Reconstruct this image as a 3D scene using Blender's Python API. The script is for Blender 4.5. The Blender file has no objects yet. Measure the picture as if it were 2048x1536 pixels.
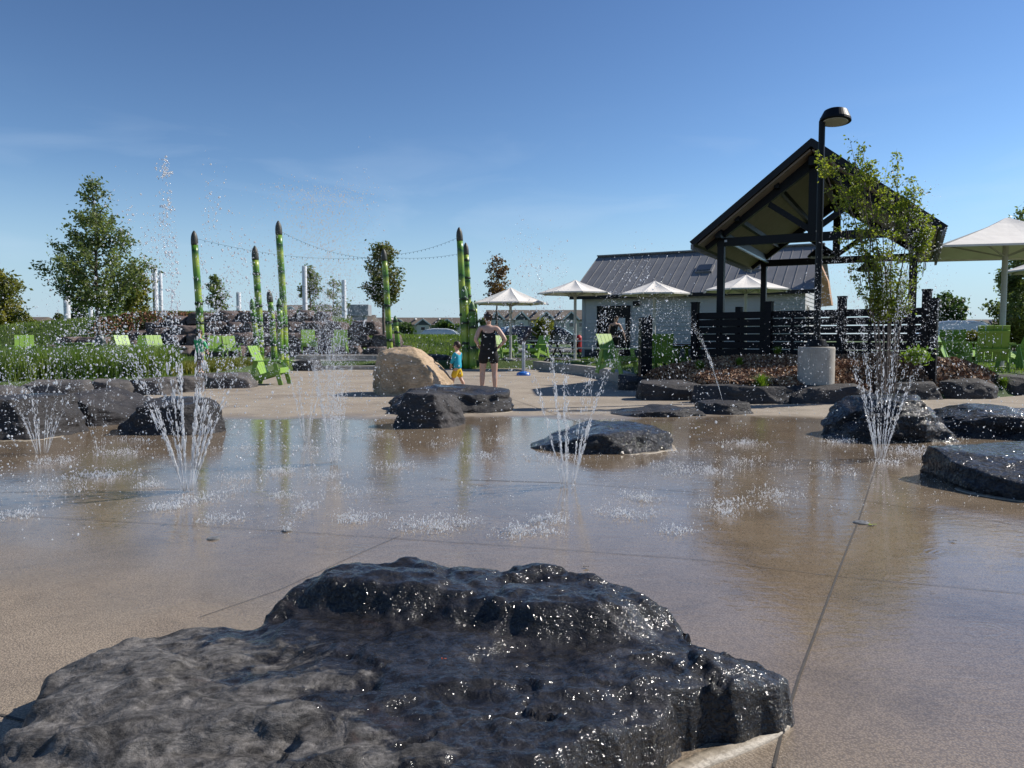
import bpy, bmesh, math, random
import numpy as np
from mathutils import Vector, Matrix, noise
R = math.radians
scene = bpy.context.scene
COL = scene.collection

# ------------------------------------------------------------------ camera
F = 1500.0; HC = 1.17; PITCH = math.atan(92.0 / F)
cam_d = bpy.data.cameras.new('camera'); cam = bpy.data.objects.new('camera', cam_d); COL.objects.link(cam)
cam_d.sensor_width = 36.0; cam_d.lens = 36.0 * F / 2048.0; cam_d.clip_start = 0.05; cam_d.clip_end = 6000
cam.location = (0, 0, HC); cam.rotation_euler = (R(90) - PITCH, 0, 0)
scene.camera = cam
# ------------------------------------------------------------------ world, sun, exposure
SUN_EL = 41.0; SUN_AZ = 73.0      # azimuth from +Y (view direction) towards +X
world = bpy.data.worlds.new('World'); scene.world = world; world.use_nodes = True
wn = world.node_tree.nodes; wl = world.node_tree.links; wn.clear()
wo = wn.new('ShaderNodeOutputWorld'); wb = wn.new('ShaderNodeBackground'); wb.inputs[1].default_value = 0.058
sky = wn.new('ShaderNodeTexSky'); sky.sky_type = 'NISHITA'; sky.sun_disc = False
sky.sun_elevation = R(SUN_EL); sky.sun_rotation = R(SUN_AZ); sky.air_density = 1.0; sky.dust_density = 0.0; sky.ozone_density = 4.0
tc = wn.new('ShaderNodeTexCoord'); mp = wn.new('ShaderNodeMapping'); mp.inputs['Scale'].default_value = (2.2, 2.2, 9.0)
mp.inputs['Rotation'].default_value = (0, R(9), 0)
cn = wn.new('ShaderNodeTexNoise'); cn.inputs['Scale'].default_value = 2.3; cn.inputs['Detail'].default_value = 7; cn.inputs['Distortion'].default_value = 0.7
cr = wn.new('ShaderNodeValToRGB'); cr.color_ramp.elements[0].position = 0.52; cr.color_ramp.elements[1].position = 0.88
cr.color_ramp.elements[1].color = (0.22, 0.22, 0.22, 1)
mx = wn.new('ShaderNodeMixRGB'); mx.inputs[2].default_value = (10.5, 12.5, 15.0, 1)
wl.new(tc.outputs['Generated'], mp.inputs['Vector']); wl.new(mp.outputs[0], cn.inputs['Vector']); wl.new(cn.outputs['Fac'], cr.inputs[0])
gm = wn.new('ShaderNodeGamma'); gm.inputs[1].default_value = 1.4; tn = wn.new('ShaderNodeMixRGB'); tn.blend_type = 'MULTIPLY'; tn.inputs[0].default_value = 1; tn.inputs[2].default_value = (1.08, 0.99, 0.91, 1)
cm = wn.new('ShaderNodeValToRGB'); cm.color_ramp.elements[0].position = .20; cm.color_ramp.elements[0].color = (1, 1, 1, 1); cm.color_ramp.elements[1].position = .29; cm.color_ramp.elements[1].color = (0, 0, 0, 1)
cz = wn.new('ShaderNodeSeparateXYZ'); wl.new(tc.outputs['Generated'], cz.inputs[0]); wl.new(cz.outputs[2], cm.inputs[0]); ck = wn.new('ShaderNodeMath'); ck.operation = 'MULTIPLY'; wl.new(cr.outputs[0], ck.inputs[0]); wl.new(cm.outputs[0], ck.inputs[1])
wl.new(ck.outputs[0], mx.inputs[0]); wl.new(sky.outputs[0], gm.inputs[0]); wl.new(gm.outputs[0], tn.inputs[1])
sz = wn.new('ShaderNodeSeparateXYZ'); wl.new(tc.outputs['Generated'], sz.inputs[0]); hr = wn.new('ShaderNodeValToRGB'); hr.color_ramp.elements[0].color = (.85, .85, .85, 1); hr.color_ramp.elements[0].position = 0.0
hr.color_ramp.elements[1].color = (0, 0, 0, 1); hr.color_ramp.elements[1].position = 0.22; hr.color_ramp.interpolation = 'EASE'; wl.new(sz.outputs[2], hr.inputs[0])
hm_ = wn.new('ShaderNodeMixRGB'); hm_.inputs[2].default_value = (6.2, 8.9, 11.6, 1); wl.new(hr.outputs[0], hm_.inputs[0]); wl.new(tn.outputs[0], hm_.inputs[1]); wl.new(hm_.outputs[0], mx.inputs[1]); wl.new(mx.outputs[0], wb.inputs[0]); wl.new(wb.outputs[0], wo.inputs[0])
sd = bpy.data.lights.new('sun', 'SUN'); sd.energy = 5.0; sd.angle = R(0.53); sd.color = (1.0, 0.94, 0.85)
sun = bpy.data.objects.new('sun', sd); COL.objects.link(sun)
SDIR = Vector((math.sin(R(SUN_AZ)) * math.cos(R(SUN_EL)), math.cos(R(SUN_AZ)) * math.cos(R(SUN_EL)), math.sin(R(SUN_EL))))
sun.rotation_euler = SDIR.to_track_quat('Z', 'Y').to_euler()
scene.view_settings.view_transform = 'Standard'; scene.view_settings.look = 'None'
scene.view_settings.exposure = 0.2; scene.view_settings.gamma = 1.0
scene.render.engine = 'CYCLES'

# ------------------------------------------------------------------ helpers
def ray(px, py):
    x = (px - 1024) / F; yc = (768 - py) / F; c, s = math.cos(PITCH), math.sin(PITCH)
    return Vector((x, c + yc * s, -s + yc * c))
def W(px, py, Y):
    d = ray(px, py); t = Y / d.y
    return Vector((d.x * t, Y, HC + d.z * t))
def G(px, py, z=0.0):
    d = ray(px, py); t = (z - HC) / d.z
    return Vector((d.x * t, d.y * t, z))
def XP(px, Y):
    return W(px, 676, Y).x
def sstep(a, b, x):
    t = min(1, max(0, (x - a) / (b - a))); return t * t * (3 - 2 * t)

def tag(o, label=None, cat=None, group=None, kind=None):
    if label: o['label'] = label
    if cat: o['category'] = cat
    if group: o['group'] = group
    if kind: o['kind'] = kind
    return o
ROOTS = {}
def thing(name, label, cat, loc=(0, 0, 0), rz=0, group=None):
    o = bpy.data.objects.new(name, None); COL.objects.link(o); o.location = loc; o.rotation_euler = (0, 0, rz)
    o.empty_display_size = 0.2
    return tag(o, label, cat, group)
def link_mesh(name, me, mat=None, parent=None, smooth=False, world=False):
    """world=True: vertices are in world space and get moved under their thing"""
    o = bpy.data.objects.new(name, me); COL.objects.link(o)
    if mat:
        for m in (mat if isinstance(mat, (list, tuple)) else [mat]): me.materials.append(m)
    if smooth:
        me.polygons.foreach_set('use_smooth', [True] * len(me.polygons))
    if parent:
        o.parent = parent
        if world:
            r = parent
            while r.parent: r = r.parent
            mt = Matrix.Translation(r.location) @ r.rotation_euler.to_matrix().to_4x4()
            me.transform(mt.inverted())
    return o
class MB:
    def __init__(s): s.v = []; s.f = []; s.mi = []; s.cm = 0
    def add(s, vs, fs):
        n = len(s.v); s.v += [tuple(p) for p in vs]; s.f += [tuple(i + n for i in f) for f in fs]; s.mi += [s.cm] * len(fs)
    def box(s, c, size, rz=0, m=None, rx=0, ry=0):
        hx, hy, hz = size[0] / 2, size[1] / 2, size[2] / 2
        rot = Matrix.Rotation(rz, 3, 'Z') @ Matrix.Rotation(ry, 3, 'Y') @ Matrix.Rotation(rx, 3, 'X')
        vs = []
        for x, y, z in ((-1,-1,-1),(1,-1,-1),(1,1,-1),(-1,1,-1),(-1,-1,1),(1,-1,1),(1,1,1),(-1,1,1)):
            p = rot @ Vector((x * hx, y * hy, z * hz)) + Vector(c)
            vs.append(m @ p if m else p)
        s.add(vs, [(0,3,2,1),(4,5,6,7),(0,1,5,4),(1,2,6,5),(2,3,7,6),(3,0,4,7)])
    def beam(s, p0, p1, w, h, up=(0, 0, 1)):
        p0, p1 = Vector(p0), Vector(p1); d = (p1 - p0).normalized(); u = Vector(up)
        a = d.cross(u)
        if a.length < 1e-4: a = d.cross(Vector((0, 1, 0)))
        a.normalize(); b = a.cross(d).normalized(); a *= w / 2; b *= h / 2
        s.add([p0 - a - b, p0 + a - b, p0 + a + b, p0 - a + b, p1 - a - b, p1 + a - b, p1 + a + b, p1 - a + b],
              [(0,1,2,3),(7,6,5,4),(0,4,5,1),(1,5,6,2),(2,6,7,3),(3,7,4,0)])
    def path(s, pts, rad, n=8, cap=True):
        pts = [Vector(p) for p in pts]; rings = []; vs = []
        if not isinstance(rad, (list, tuple)): rad = [rad] * len(pts)
        ref = Vector((1, 0.3, 0.05)).normalized()
        for i, p in enumerate(pts):
            d = (pts[min(i + 1, len(pts) - 1)] - pts[max(i - 1, 0)]).normalized()
            a = d.cross(ref)
            if a.length < 0.05: a = d.cross(Vector((0, 1, 0)))
            a.normalize(); b = d.cross(a)
            for k in range(n):
                t = 2 * math.pi * k / n; vs.append(p + (a * math.cos(t) + b * math.sin(t)) * rad[i])
        fs = []
        for i in range(len(pts) - 1):
            for k in range(n):
                fs.append((i * n + k, (i + 1) * n + k, (i + 1) * n + (k + 1) % n, i * n + (k + 1) % n))
        if cap: fs.append(tuple(range(n))); fs.append(tuple((len(pts) - 1) * n + k for k in reversed(range(n))))
        s.add(vs, fs)
    def lathe(s, prof, c=(0, 0, 0), n=24, sx=1, sy=1):
        vs = []; fs = []; c = Vector(c)
        for r, z in prof:
            for k in range(n):
                t = 2 * math.pi * k / n; vs.append(c + Vector((r * math.cos(t) * sx, r * math.sin(t) * sy, z)))
        for i in range(len(prof) - 1):
            for k in range(n): fs.append((i * n + k, i * n + (k + 1) % n, (i + 1) * n + (k + 1) % n, (i + 1) * n + k))
        fs.append(tuple(reversed(range(n)))); fs.append(tuple((len(prof) - 1) * n + k for k in range(n)))
        s.add(vs, fs)
    def prism(s, poly, y0, y1, axis='y'):
        """poly in (x,z), extruded along y (or given as (y,z) along x)"""
        n = len(poly)
        if axis == 'y': vs = [(x, y0, z) for x, z in poly] + [(x, y1, z) for x, z in poly]
        elif axis == 'x': vs = [(y0, x, z) for x, z in poly] + [(y1, x, z) for x, z in poly]
        else: vs = [(x, z, y0) for x, z in poly] + [(x, z, y1) for x, z in poly]
        s.add(vs, [tuple(range(n)), tuple(reversed(range(n, 2 * n)))] + [(i, i + n, (i + 1) % n + n, (i + 1) % n) for i in range(n)])
    def build(s, name, mat, parent=None, smooth=False, world=False, fix=True, bevel=0):
        me = bpy.data.meshes.new(name); me.from_pydata(s.v, [], s.f)
        if any(s.mi): me.polygons.foreach_set('material_index', s.mi)
        if fix:
            bm = bmesh.new(); bm.from_mesh(me); bmesh.ops.recalc_face_normals(bm, faces=bm.faces)
            if bevel: bmesh.ops.bevel(bm, geom=bm.edges[:] , offset=bevel, segments=1, affect='EDGES', clamp_overlap=True)
            bm.to_mesh(me); bm.free()
        o = link_mesh(name, me, mat, parent, smooth, world)
        if not parent and not s.v == [] :
            # origin to base centre
            a = np.array([v.co[:] for v in me.vertices]); c = Vector(((a[:, 0].min() + a[:, 0].max()) / 2, (a[:, 1].min() + a[:, 1].max()) / 2, a[:, 2].min()))
            me.transform(Matrix.Translation(-c)); o.location = c
        return o
def np_mesh(name, verts, faces, mat, parent=None, smooth=True, world=False):
    """fast mesh from numpy arrays; faces (n,k)"""
    me = bpy.data.meshes.new(name); n, k = faces.shape
    me.vertices.add(len(verts)); me.vertices.foreach_set('co', np.asarray(verts, np.float32).ravel())
    me.loops.add(n * k); me.loops.foreach_set('vertex_index', faces.astype(np.int32).ravel())
    me.polygons.add(n); me.polygons.foreach_set('loop_start', np.arange(0, n * k, k, dtype=np.int32))
    me.update(calc_edges=True); me.validate()
    return link_mesh(name, me, mat, parent, smooth, world)

# ------------------------------------------------------------------ materials
def nodes(m):
    m.use_nodes = True; nt = m.node_tree; nt.nodes.clear()
    out = nt.nodes.new('ShaderNodeOutputMaterial'); b = nt.nodes.new('ShaderNodeBsdfPrincipled'); nt.links.new(b.outputs[0], out.inputs[0])
    return nt, b, out
def c4(c): return (c[0], c[1], c[2], 1)
def ramp(nt, src, stops):
    r = nt.nodes.new('ShaderNodeValToRGB'); e = r.color_ramp.elements
    while len(e) < len(stops): e.new(0.5)
    for i, (p, c) in enumerate(stops): e[i].position = p; e[i].color = c4(c) if isinstance(c, (tuple, list)) else (c, c, c, 1)
    nt.links.new(src, r.inputs[0]); return r.outputs[0]
def nz(nt, vec, scale, detail=5, rough=0.55, dist=0.0):
    n = nt.nodes.new('ShaderNodeTexNoise'); n.inputs['Scale'].default_value = scale; n.inputs['Detail'].default_value = detail
    n.inputs['Roughness'].default_value = rough; n.inputs['Distortion'].default_value = dist
    nt.links.new(vec, n.inputs['Vector']); return n.outputs['Fac']
def mth(nt, op, a, b=None, clamp=False):
    n = nt.nodes.new('ShaderNodeMath'); n.operation = op; n.use_clamp = clamp
    for i, x in enumerate((a, b)):
        if x is None: continue
        if isinstance(x, (int, float)): n.inputs[i].default_value = x
        else: nt.links.new(x, n.inputs[i])
    return n.outputs[0]
def mixc(nt, fac, a, b, blend='MIX'):
    n = nt.nodes.new('ShaderNodeMixRGB'); n.blend_type = blend
    for i, x in enumerate((fac, a, b)):
        if isinstance(x, (int, float)): n.inputs[i].default_value = x
        elif isinstance(x, (tuple, list)): n.inputs[i].default_value = c4(x)
        else: nt.links.new(x, n.inputs[i])
    return n.outputs[0]
def bump(nt, h, strength, dist, nrm=None):
    n = nt.nodes.new('ShaderNodeBump'); n.inputs['Strength'].default_value = strength; n.inputs['Distance'].default_value = dist
    nt.links.new(h, n.inputs['Height'])
    if nrm: nt.links.new(nrm, n.inputs['Normal'])
    return n.outputs[0]
def vec(nt, kind='Object', scale=None):
    t = nt.nodes.new('ShaderNodeTexCoord'); o = t.outputs[kind]
    if kind == 'World':
        pass
    if scale:
        m = nt.nodes.new('ShaderNodeMapping'); m.inputs['Scale'].default_value = scale; nt.links.new(o, m.inputs['Vector']); o = m.outputs[0]
    return o
def pos(nt, scale=None):
    g = nt.nodes.new('ShaderNodeNewGeometry'); o = g.outputs['Position']
    if scale:
        m = nt.nodes.new('ShaderNodeMapping'); m.inputs['Scale'].default_value = scale; nt.links.new(o, m.inputs['Vector']); o = m.outputs[0]
    return o
def mk(name, c1, c2=None, scale=4, rough=0.6, metal=0, bmp=0, bscale=30, bdist=0.01, stretch=None, spec=0.5, r2=None, coat=0):
    m = bpy.data.materials.new(name); nt, b, out = nodes(m)
    b.inputs['Roughness'].default_value = rough; b.inputs['Metallic'].default_value = metal; b.inputs['Specular IOR Level'].default_value = spec
    b.inputs['Coat Weight'].default_value = coat
    v = pos(nt, stretch) if stretch else pos(nt)
    c2 = c2 or tuple(x * 0.8 for x in c1)
    n = nz(nt, v, scale); nt.links.new(ramp(nt, n, [(0.3, c1), (0.7, c2)]), b.inputs['Base Color'])
    if r2 is not None: nt.links.new(ramp(nt, n, [(0.3, rough), (0.7, r2)]), b.inputs['Roughness'])
    if bmp: nt.links.new(bump(nt, nz(nt, v, bscale, 6), bmp, bdist), b.inputs['Normal'])
    return m
def stone_mat(name, c1, c2, c3, rough=0.75, wet=0.0, scale=3.0, bdist=0.02, dryc=None, dryfn=None, sparkle=0.0, film=(17, .050)):
    """dark quarried stone; wet: fraction of the surface with a glossy film"""
    m = bpy.data.materials.new(name); nt, b, out = nodes(m)
    v = pos(nt); vs = pos(nt, (1, 1, 2.6))
    big = nz(nt, v, scale, 5, 0.6, 0.6); fine = nz(nt, vs, scale * 9, 8, 0.7); mid = nz(nt, vs, scale * 3, 6, 0.65, 0.4)
    col = ramp(nt, big, [(0.3, c1), (0.5, c2), (0.72, c3)])
    col = mixc(nt, 0.75, col, ramp(nt, fine, [(0.3, 0.45), (0.7, 1.25)]), 'MULTIPLY')
    vo = nt.nodes.new('ShaderNodeTexVoronoi'); vo.feature = 'DISTANCE_TO_EDGE'; vo.inputs['Scale'].default_value = scale * 1.1
    wv = mixc(nt, 0.12, v, nz(nt, v, 4, 4)); nt.links.new(wv, vo.inputs['Vector'])
    crack = ramp(nt, vo.outputs['Distance'], [(0.0, 0.0), (0.03, 1.0)])
    h = mth(nt, 'ADD', mth(nt, 'MULTIPLY', mid, 1.0), mth(nt, 'MULTIPLY', fine, 0.45))
    h = mth(nt, 'ADD', h, mth(nt, 'MULTIPLY', crack, 0.10))
    nrm = bump(nt, h, 1.0, bdist)
    if wet > 0:
        wm = nz(nt, v, 1.6, 4, 0.55, 0.3)
        if dryfn: wm = dryfn(nt, wm)
        w = ramp(nt, wm, [(max(0, 0.62 - wet * 0.5), 1.0), (max(0.06, 0.70 - wet * 0.5), 0.0)]) if wet < 1 else None
        if w is not None:
            if dryc: col = mixc(nt, w, mixc(nt, 0.8, dryc, ramp(nt, fine, [(0.3, 0.3), (0.7, 1.5)]), 'MULTIPLY'), col)
            rr = ramp(nt, w, [(0.0, rough), (1.0, 0.20)])
            nt.links.new(rr, b.inputs['Roughness'])
            sp = ramp(nt, w, [(0, 0.25), (1, 0.5)]); nt.links.new(sp, b.inputs['Specular IOR Level'])
        else:
            b.inputs['Roughness'].default_value = 0.19; b.inputs['Specular IOR Level'].default_value = 0.5
        if sparkle:   # the running film of water is a coat with its own smooth ripples
            gn = nt.nodes.new('ShaderNodeNewGeometry'); sn = nt.nodes.new('ShaderNodeSeparateXYZ'); nt.links.new(gn.outputs['Normal'], sn.inputs[0])
            k = mth(nt, 'MULTIPLY', ramp(nt, sn.outputs[2], [(.62, 1.9), (.97, .50)]), ramp(nt, nz(nt, v, 4.5, 3), [(.36, .45), (.56, 1.0)]))
            cn_ = bump(nt, mth(nt, 'MULTIPLY', nz(nt, v, film[0], 1, 0.5), k), 1.0, film[1] * 1.25); cn_ = bump(nt, mth(nt, 'MULTIPLY', nz(nt, v, film[0] * 3.1, 1, 0.5), k), 1.0, film[1] * .36, cn_)
            nt.links.new(cn_, b.inputs['Coat Normal']); b.inputs['Coat Roughness'].default_value = 0.12; b.inputs['Coat IOR'].default_value = 1.36
            b.inputs['Specular IOR Level'].default_value = 0.15; b.inputs['Roughness'].default_value = 0.5
            for l in list(b.inputs['Specular IOR Level'].links) + list(b.inputs['Roughness'].links): nt.links.remove(l)
            if w is not None: nt.links.new(w, b.inputs['Coat Weight'])
            else: b.inputs['Coat Weight'].default_value = 1.0
    else: b.inputs['Roughness'].default_value = rough; b.inputs['Specular IOR Level'].default_value = 0.3
    nt.links.new(col, b.inputs['Base Color']); nt.links.new(nrm, b.inputs['Normal'])
    return m
def leaf_mat(name, c1, c2, c3, trans=0.35, rough=0.45):
    m = bpy.data.materials.new(name); nt, b, out = nodes(m)
    v = pos(nt); n = nz(nt, v, 1.3, 3); n2 = nz(nt, v, 14, 2)
    col = ramp(nt, mth(nt, 'ADD', mth(nt, 'MULTIPLY', n, 0.5), mth(nt, 'MULTIPLY', n2, 0.5)), [(0.36, c1), (0.5, c2), (0.64, c3)])
    nt.links.new(col, b.inputs['Base Color']); b.inputs['Roughness'].default_value = rough; b.inputs['Specular IOR Level'].default_value = 0.35
    t = nt.nodes.new('ShaderNodeBsdfTranslucent'); nt.links.new(mixc(nt, 1.0, col, (1.6, 1.7, 0.7), 'MULTIPLY'), t.inputs[0])
    ms = nt.nodes.new('ShaderNodeMixShader'); ms.inputs[0].default_value = trans
    nt.links.new(b.outputs[0], ms.inputs[1]); nt.links.new(t.outputs[0], ms.inputs[2]); nt.links.new(ms.outputs[0], out.inputs[0])
    return m
MT = {}
MT['black_metal'] = mk('black_metal', (0.004, 0.0048, 0.007), (0.007, 0.008, 0.011), 3, 0.45, 0.0, spec=0.2)
MT['black_wood'] = mk('black_wood', (0.004, 0.0045, 0.007), (0.009, 0.009, 0.012), 6, 0.6, spec=0.18, stretch=(1, 1, 8), bmp=0.3, bscale=20, bdist=0.004)
MT['soffit'] = mk('soffit', (0.20, 0.16, 0.12), (0.26, 0.20, 0.15), 5, 0.6)
MT['roof_metal'] = mk('roof_metal', (0.16, 0.16, 0.165), (0.20, 0.20, 0.205), 1.5, 0.5, 0.0)
MT['dark_roof'] = mk('dark_roof', (0.007, 0.008, 0.011), (0.012, 0.013, 0.017), 2, 0.5, spec=.25)
MT['canvas'] = mk('canvas', (0.74, 0.70, 0.64), (0.82, 0.78, 0.72), 2, 0.8, bmp=0.25, bscale=5, bdist=0.03)
MT['pole_metal'] = mk('pole_metal', (0.42, 0.41, 0.38), (0.5, 0.49, 0.45), 2, 0.45)
MT['siding'] = mk('siding', (0.40, 0.41, 0.41), (0.46, 0.46, 0.45), 1.2, 0.65)
MT['trim_white'] = mk('trim_white', (0.62, 0.62, 0.60), (0.7, 0.7, 0.68), 2, 0.55)
MT['cedar'] = mk('cedar', (0.42, 0.20, 0.06), (0.55, 0.28, 0.09), 5, 0.5, stretch=(1, 1, 6))
MT['concrete'] = mk('concrete', (0.34, 0.31, 0.27), (0.46, 0.43, 0.38), 6, 0.85, bmp=0.35, bscale=45, bdist=0.006)
MT['kerb'] = mk('kerb', (0.30, 0.27, 0.235), (0.38, 0.35, 0.31), 4, 0.85, bmp=0.3, bscale=60, bdist=0.004)
MT['glass'] = mk('window_glass', (0.02, 0.025, 0.03), (0.035, 0.04, 0.05), 2, 0.06, spec=0.9)
MT['chair'] = mk('chair_green', (0.20, 0.35, 0.045), (0.25, 0.41, 0.07), 3, 0.5, bmp=0.1, bscale=50, bdist=0.002)
MT['bark'] = mk('bark', (0.09, 0.07, 0.055), (0.15, 0.125, 0.10), 12, 0.85, stretch=(1, 1, 0.3), bmp=0.6, bscale=25, bdist=0.01)
MT['birch_bark'] = mk('birch_bark', (0.07, 0.05, 0.04), (0.22, 0.18, 0.15), 9, 0.75, stretch=(1, 1, 2))
MT['birch_pole'] = mk('birch_pole', (0.72, 0.73, 0.76), (0.74, 0.75, 0.78), 3, 0.5)
def _bp():
    m = MT['birch_pole']; nt, b, out = nodes(m); v = pos(nt, (1.5, 1.5, 4))
    n = nz(nt, v, 1.7, 3, 0.6, 0.5)
    nt.links.new(ramp(nt, n, [(0.30, (0.05, 0.05, 0.05)), (0.37, (0.5, 0.5, 0.53)), (0.42, (0.78, 0.79, 0.82))]), b.inputs['Base Color']); b.inputs['Roughness'].default_value = 0.45
_bp()
LEAF = {
 'dull': leaf_mat('leaf_dull', (0.065, 0.09, 0.035), (0.13, 0.17, 0.07), (0.24, 0.27, 0.13), 0.42),
 'yellow': leaf_mat('leaf_yellow', (0.09, 0.11, 0.02), (0.16, 0.17, 0.035), (0.26, 0.22, 0.05)),
 'birch': leaf_mat('leaf_birch', (0.07, 0.11, 0.02), (0.16, 0.20, 0.035), (0.30, 0.31, 0.07), 0.48),
 'dark': leaf_mat('leaf_dark', (0.03, 0.06, 0.02), (0.065, 0.11, 0.035), (0.13, 0.18, 0.06)),
 'maple': leaf_mat('leaf_maple', (0.045, 0.075, 0.022), (0.10, 0.125, 0.04), (0.20, 0.16, 0.06)),
 'red': leaf_mat('leaf_red', (0.10, 0.06, 0.03), (0.17, 0.09, 0.045), (0.12, 0.11, 0.04)),
 'reed': leaf_mat('leaf_reed', (0.045, 0.095, 0.02), (0.115, 0.18, 0.04), (0.25, 0.30, 0.09), 0.45),
 'tuft': leaf_mat('leaf_tuft', (0.07, 0.13, 0.02), (0.15, 0.24, 0.04), (0.26, 0.34, 0.07), 0.4),
}
MT['wet'] = stone_mat('stone_wet', (0.012, 0.012, 0.014), (0.022, 0.021, 0.023), (0.034, 0.030, 0.031), wet=1.0, scale=3.5, bdist=0.035, sparkle=0.018)
MT['damp'] = stone_mat('stone_damp', (0.022, 0.021, 0.023), (0.036, 0.034, 0.036), (0.055, 0.047, 0.046), wet=0.45, scale=3, bdist=0.03, dryc=(0.055, 0.052, 0.052), sparkle=0.008)
MT['dry'] = stone_mat('stone_dry', (0.075, 0.070, 0.070), (0.13, 0.12, 0.115), (0.19, 0.165, 0.15), scale=2.2, bdist=0.03)
MT['wallstone'] = stone_mat('stone_wall', (0.06, 0.048, 0.045), (0.14, 0.108, 0.10), (0.24, 0.18, 0.15), scale=1.1, bdist=0.06)
MT['dark'] = stone_mat('stone_dark', (0.03, 0.029, 0.032), (0.055, 0.052, 0.054), (0.085, 0.075, 0.072), scale=2.2, bdist=0.03)
MT['tan'] = stone_mat('stone_tan', (0.32, 0.235, 0.15), (0.50, 0.37, 0.24), (0.60, 0.44, 0.30), scale=1.6, bdist=0.035)
MT['flesh'] = mk('skin', (0.52, 0.32, 0.24), (0.58, 0.37, 0.28), 5, 0.5)
MT['hair'] = mk('hair', (0.03, 0.016, 0.01), (0.06, 0.03, 0.018), 30, 0.45)
MT['blackcloth'] = mk('black_cloth', (0.008, 0.008, 0.009), (0.012, 0.012, 0.013), 9, 0.85)
MT['teal'] = mk('teal_cloth', (0.015, 0.34, 0.50), (0.02, 0.42, 0.58), 12, 0.7)
MT['yellowc'] = mk('yellow_cloth', (0.72, 0.47, 0.02), (0.80, 0.54, 0.03), 12, 0.7)
MT['greenc'] = mk('green_cloth', (0.05, 0.42, 0.16), (0.06, 0.50, 0.20), 12, 0.7)
MT['greyc'] = mk('grey_cloth', (0.09, 0.09, 0.10), (0.15, 0.15, 0.16), 25, 0.8)
MT['blue'] = mk('blue_paint', (0.02, 0.12, 0.45), (0.02, 0.14, 0.5), 5, 0.35)
MT['steel'] = mk('grey_steel', (0.35, 0.38, 0.42), (0.42, 0.45, 0.49), 5, 0.35, 0.3)
MT['asphalt'] = mk('asphalt', (0.045, 0.045, 0.047), (0.065, 0.064, 0.063), 8, 0.9)
MT['carwhite'] = mk('car_paint_white', (0.70, 0.72, 0.75), (0.72, 0.74, 0.77), 1, 0.25, coat=0.6)
MT['cardark'] = mk('car_paint_dark', (0.012, 0.014, 0.02), (0.014, 0.016, 0.022), 1, 0.25, coat=0.6)
MT['rubber'] = mk('rubber', (0.015, 0.015, 0.015), (0.025, 0.025, 0.025), 9, 0.8)
MT['redp'] = mk('red_plastic', (0.45, 0.02, 0.02), (0.5, 0.03, 0.03), 4, 0.4)
def drop_mat():
    m = bpy.data.materials.new('water'); nt, b, out = nodes(m)
    b.inputs['Base Color'].default_value = (1, 1, 1, 1); b.inputs['Transmission Weight'].default_value = 1.0
    b.inputs['Roughness'].default_value = 0.12; b.inputs['IOR'].default_value = 1.33; b.inputs['Specular IOR Level'].default_value = 1.0
    d = nt.nodes.new('ShaderNodeBsdfPrincipled'); d.inputs['Base Color'].default_value = (0.9, 0.93, 0.97, 1); d.inputs['Roughness'].default_value = 0.25
    d.inputs['Specular IOR Level'].default_value = 1.0
    tr = nt.nodes.new('ShaderNodeBsdfTranslucent'); tr.inputs[0].default_value = (0.95, 0.97, 1, 1); m2 = nt.nodes.new('ShaderNodeMixShader'); m2.inputs[0].default_value = 0.5
    nt.links.new(d.outputs[0], m2.inputs[1]); nt.links.new(tr.outputs[0], m2.inputs[2])
    ms = nt.nodes.new('ShaderNodeMixShader'); ms.inputs[0].default_value = 0.52
    nt.links.new(b.outputs[0], ms.inputs[1]); nt.links.new(m2.outputs[0], ms.inputs[2]); nt.links.new(ms.outputs[0], out.inputs[0])
    return m
MT['water'] = drop_mat()
# ------------------------------------------------------------------ ground, pad
def poly_sd(P, X, Y):
    """signed distance (positive outside) of arrays X,Y to polygon P"""
    P = np.array(P, float); X = np.asarray(X, float); Y = np.asarray(Y, float)
    d = np.full(X.shape, 1e9); ins = np.zeros(X.shape, bool); n = len(P)
    for i in range(n):
        a = P[i]; b = P[(i + 1) % n]; e = b - a; w0 = X - a[0]; w1 = Y - a[1]
        t = np.clip((w0 * e[0] + w1 * e[1]) / (e @ e), 0, 1)
        d = np.minimum(d, np.hypot(w0 - e[0] * t, w1 - e[1] * t))
        c = ((a[1] > Y) != (b[1] > Y)); den = (b[1] - a[1]) if abs(b[1] - a[1]) > 1e-12 else 1e-12
        ins ^= c & (X < (b[0] - a[0]) * (Y - a[1]) / den + a[0])
    return np.where(ins, -d, d)
def gx(px, py): p = G(px, py); return (p.x, p.y)
PAD = [(-24, 12.0), gx(0, 800), gx(210, 790), gx(375, 783), gx(450, 773), gx(505, 765), gx(560, 745), gx(590, 740), gx(700, 739), gx(860, 738), gx(1000, 737),
       gx(1068, 737), gx(1110, 742), gx(1160, 749), gx(1205, 757), gx(1245, 768), gx(1262, 780), gx(1330, 793), gx(1400, 803), gx(1500, 808), gx(1590, 808), gx(1700, 807),
       gx(1800, 800), gx(1900, 798), gx(1990, 795), gx(2060, 790), (26, 16.2), (30, -8), (-24, -8)]
RBED = [gx(1240, 768), gx(1262, 780), gx(1330, 793), gx(1400, 803), gx(1500, 808), gx(1590, 808), gx(1700, 807), gx(1800, 800), gx(1900, 798), gx(1990, 795), (10.6, 15.6),
        (9.6, 16.2), (8.6, 15.4), (7.6, 16.3), (4.4, 19.3), (3.2, 19.6)]
def ss(a, b, x):
    t = np.clip((x - a) / (b - a), 0, 1); return t * t * (3 - 2 * t)
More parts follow.
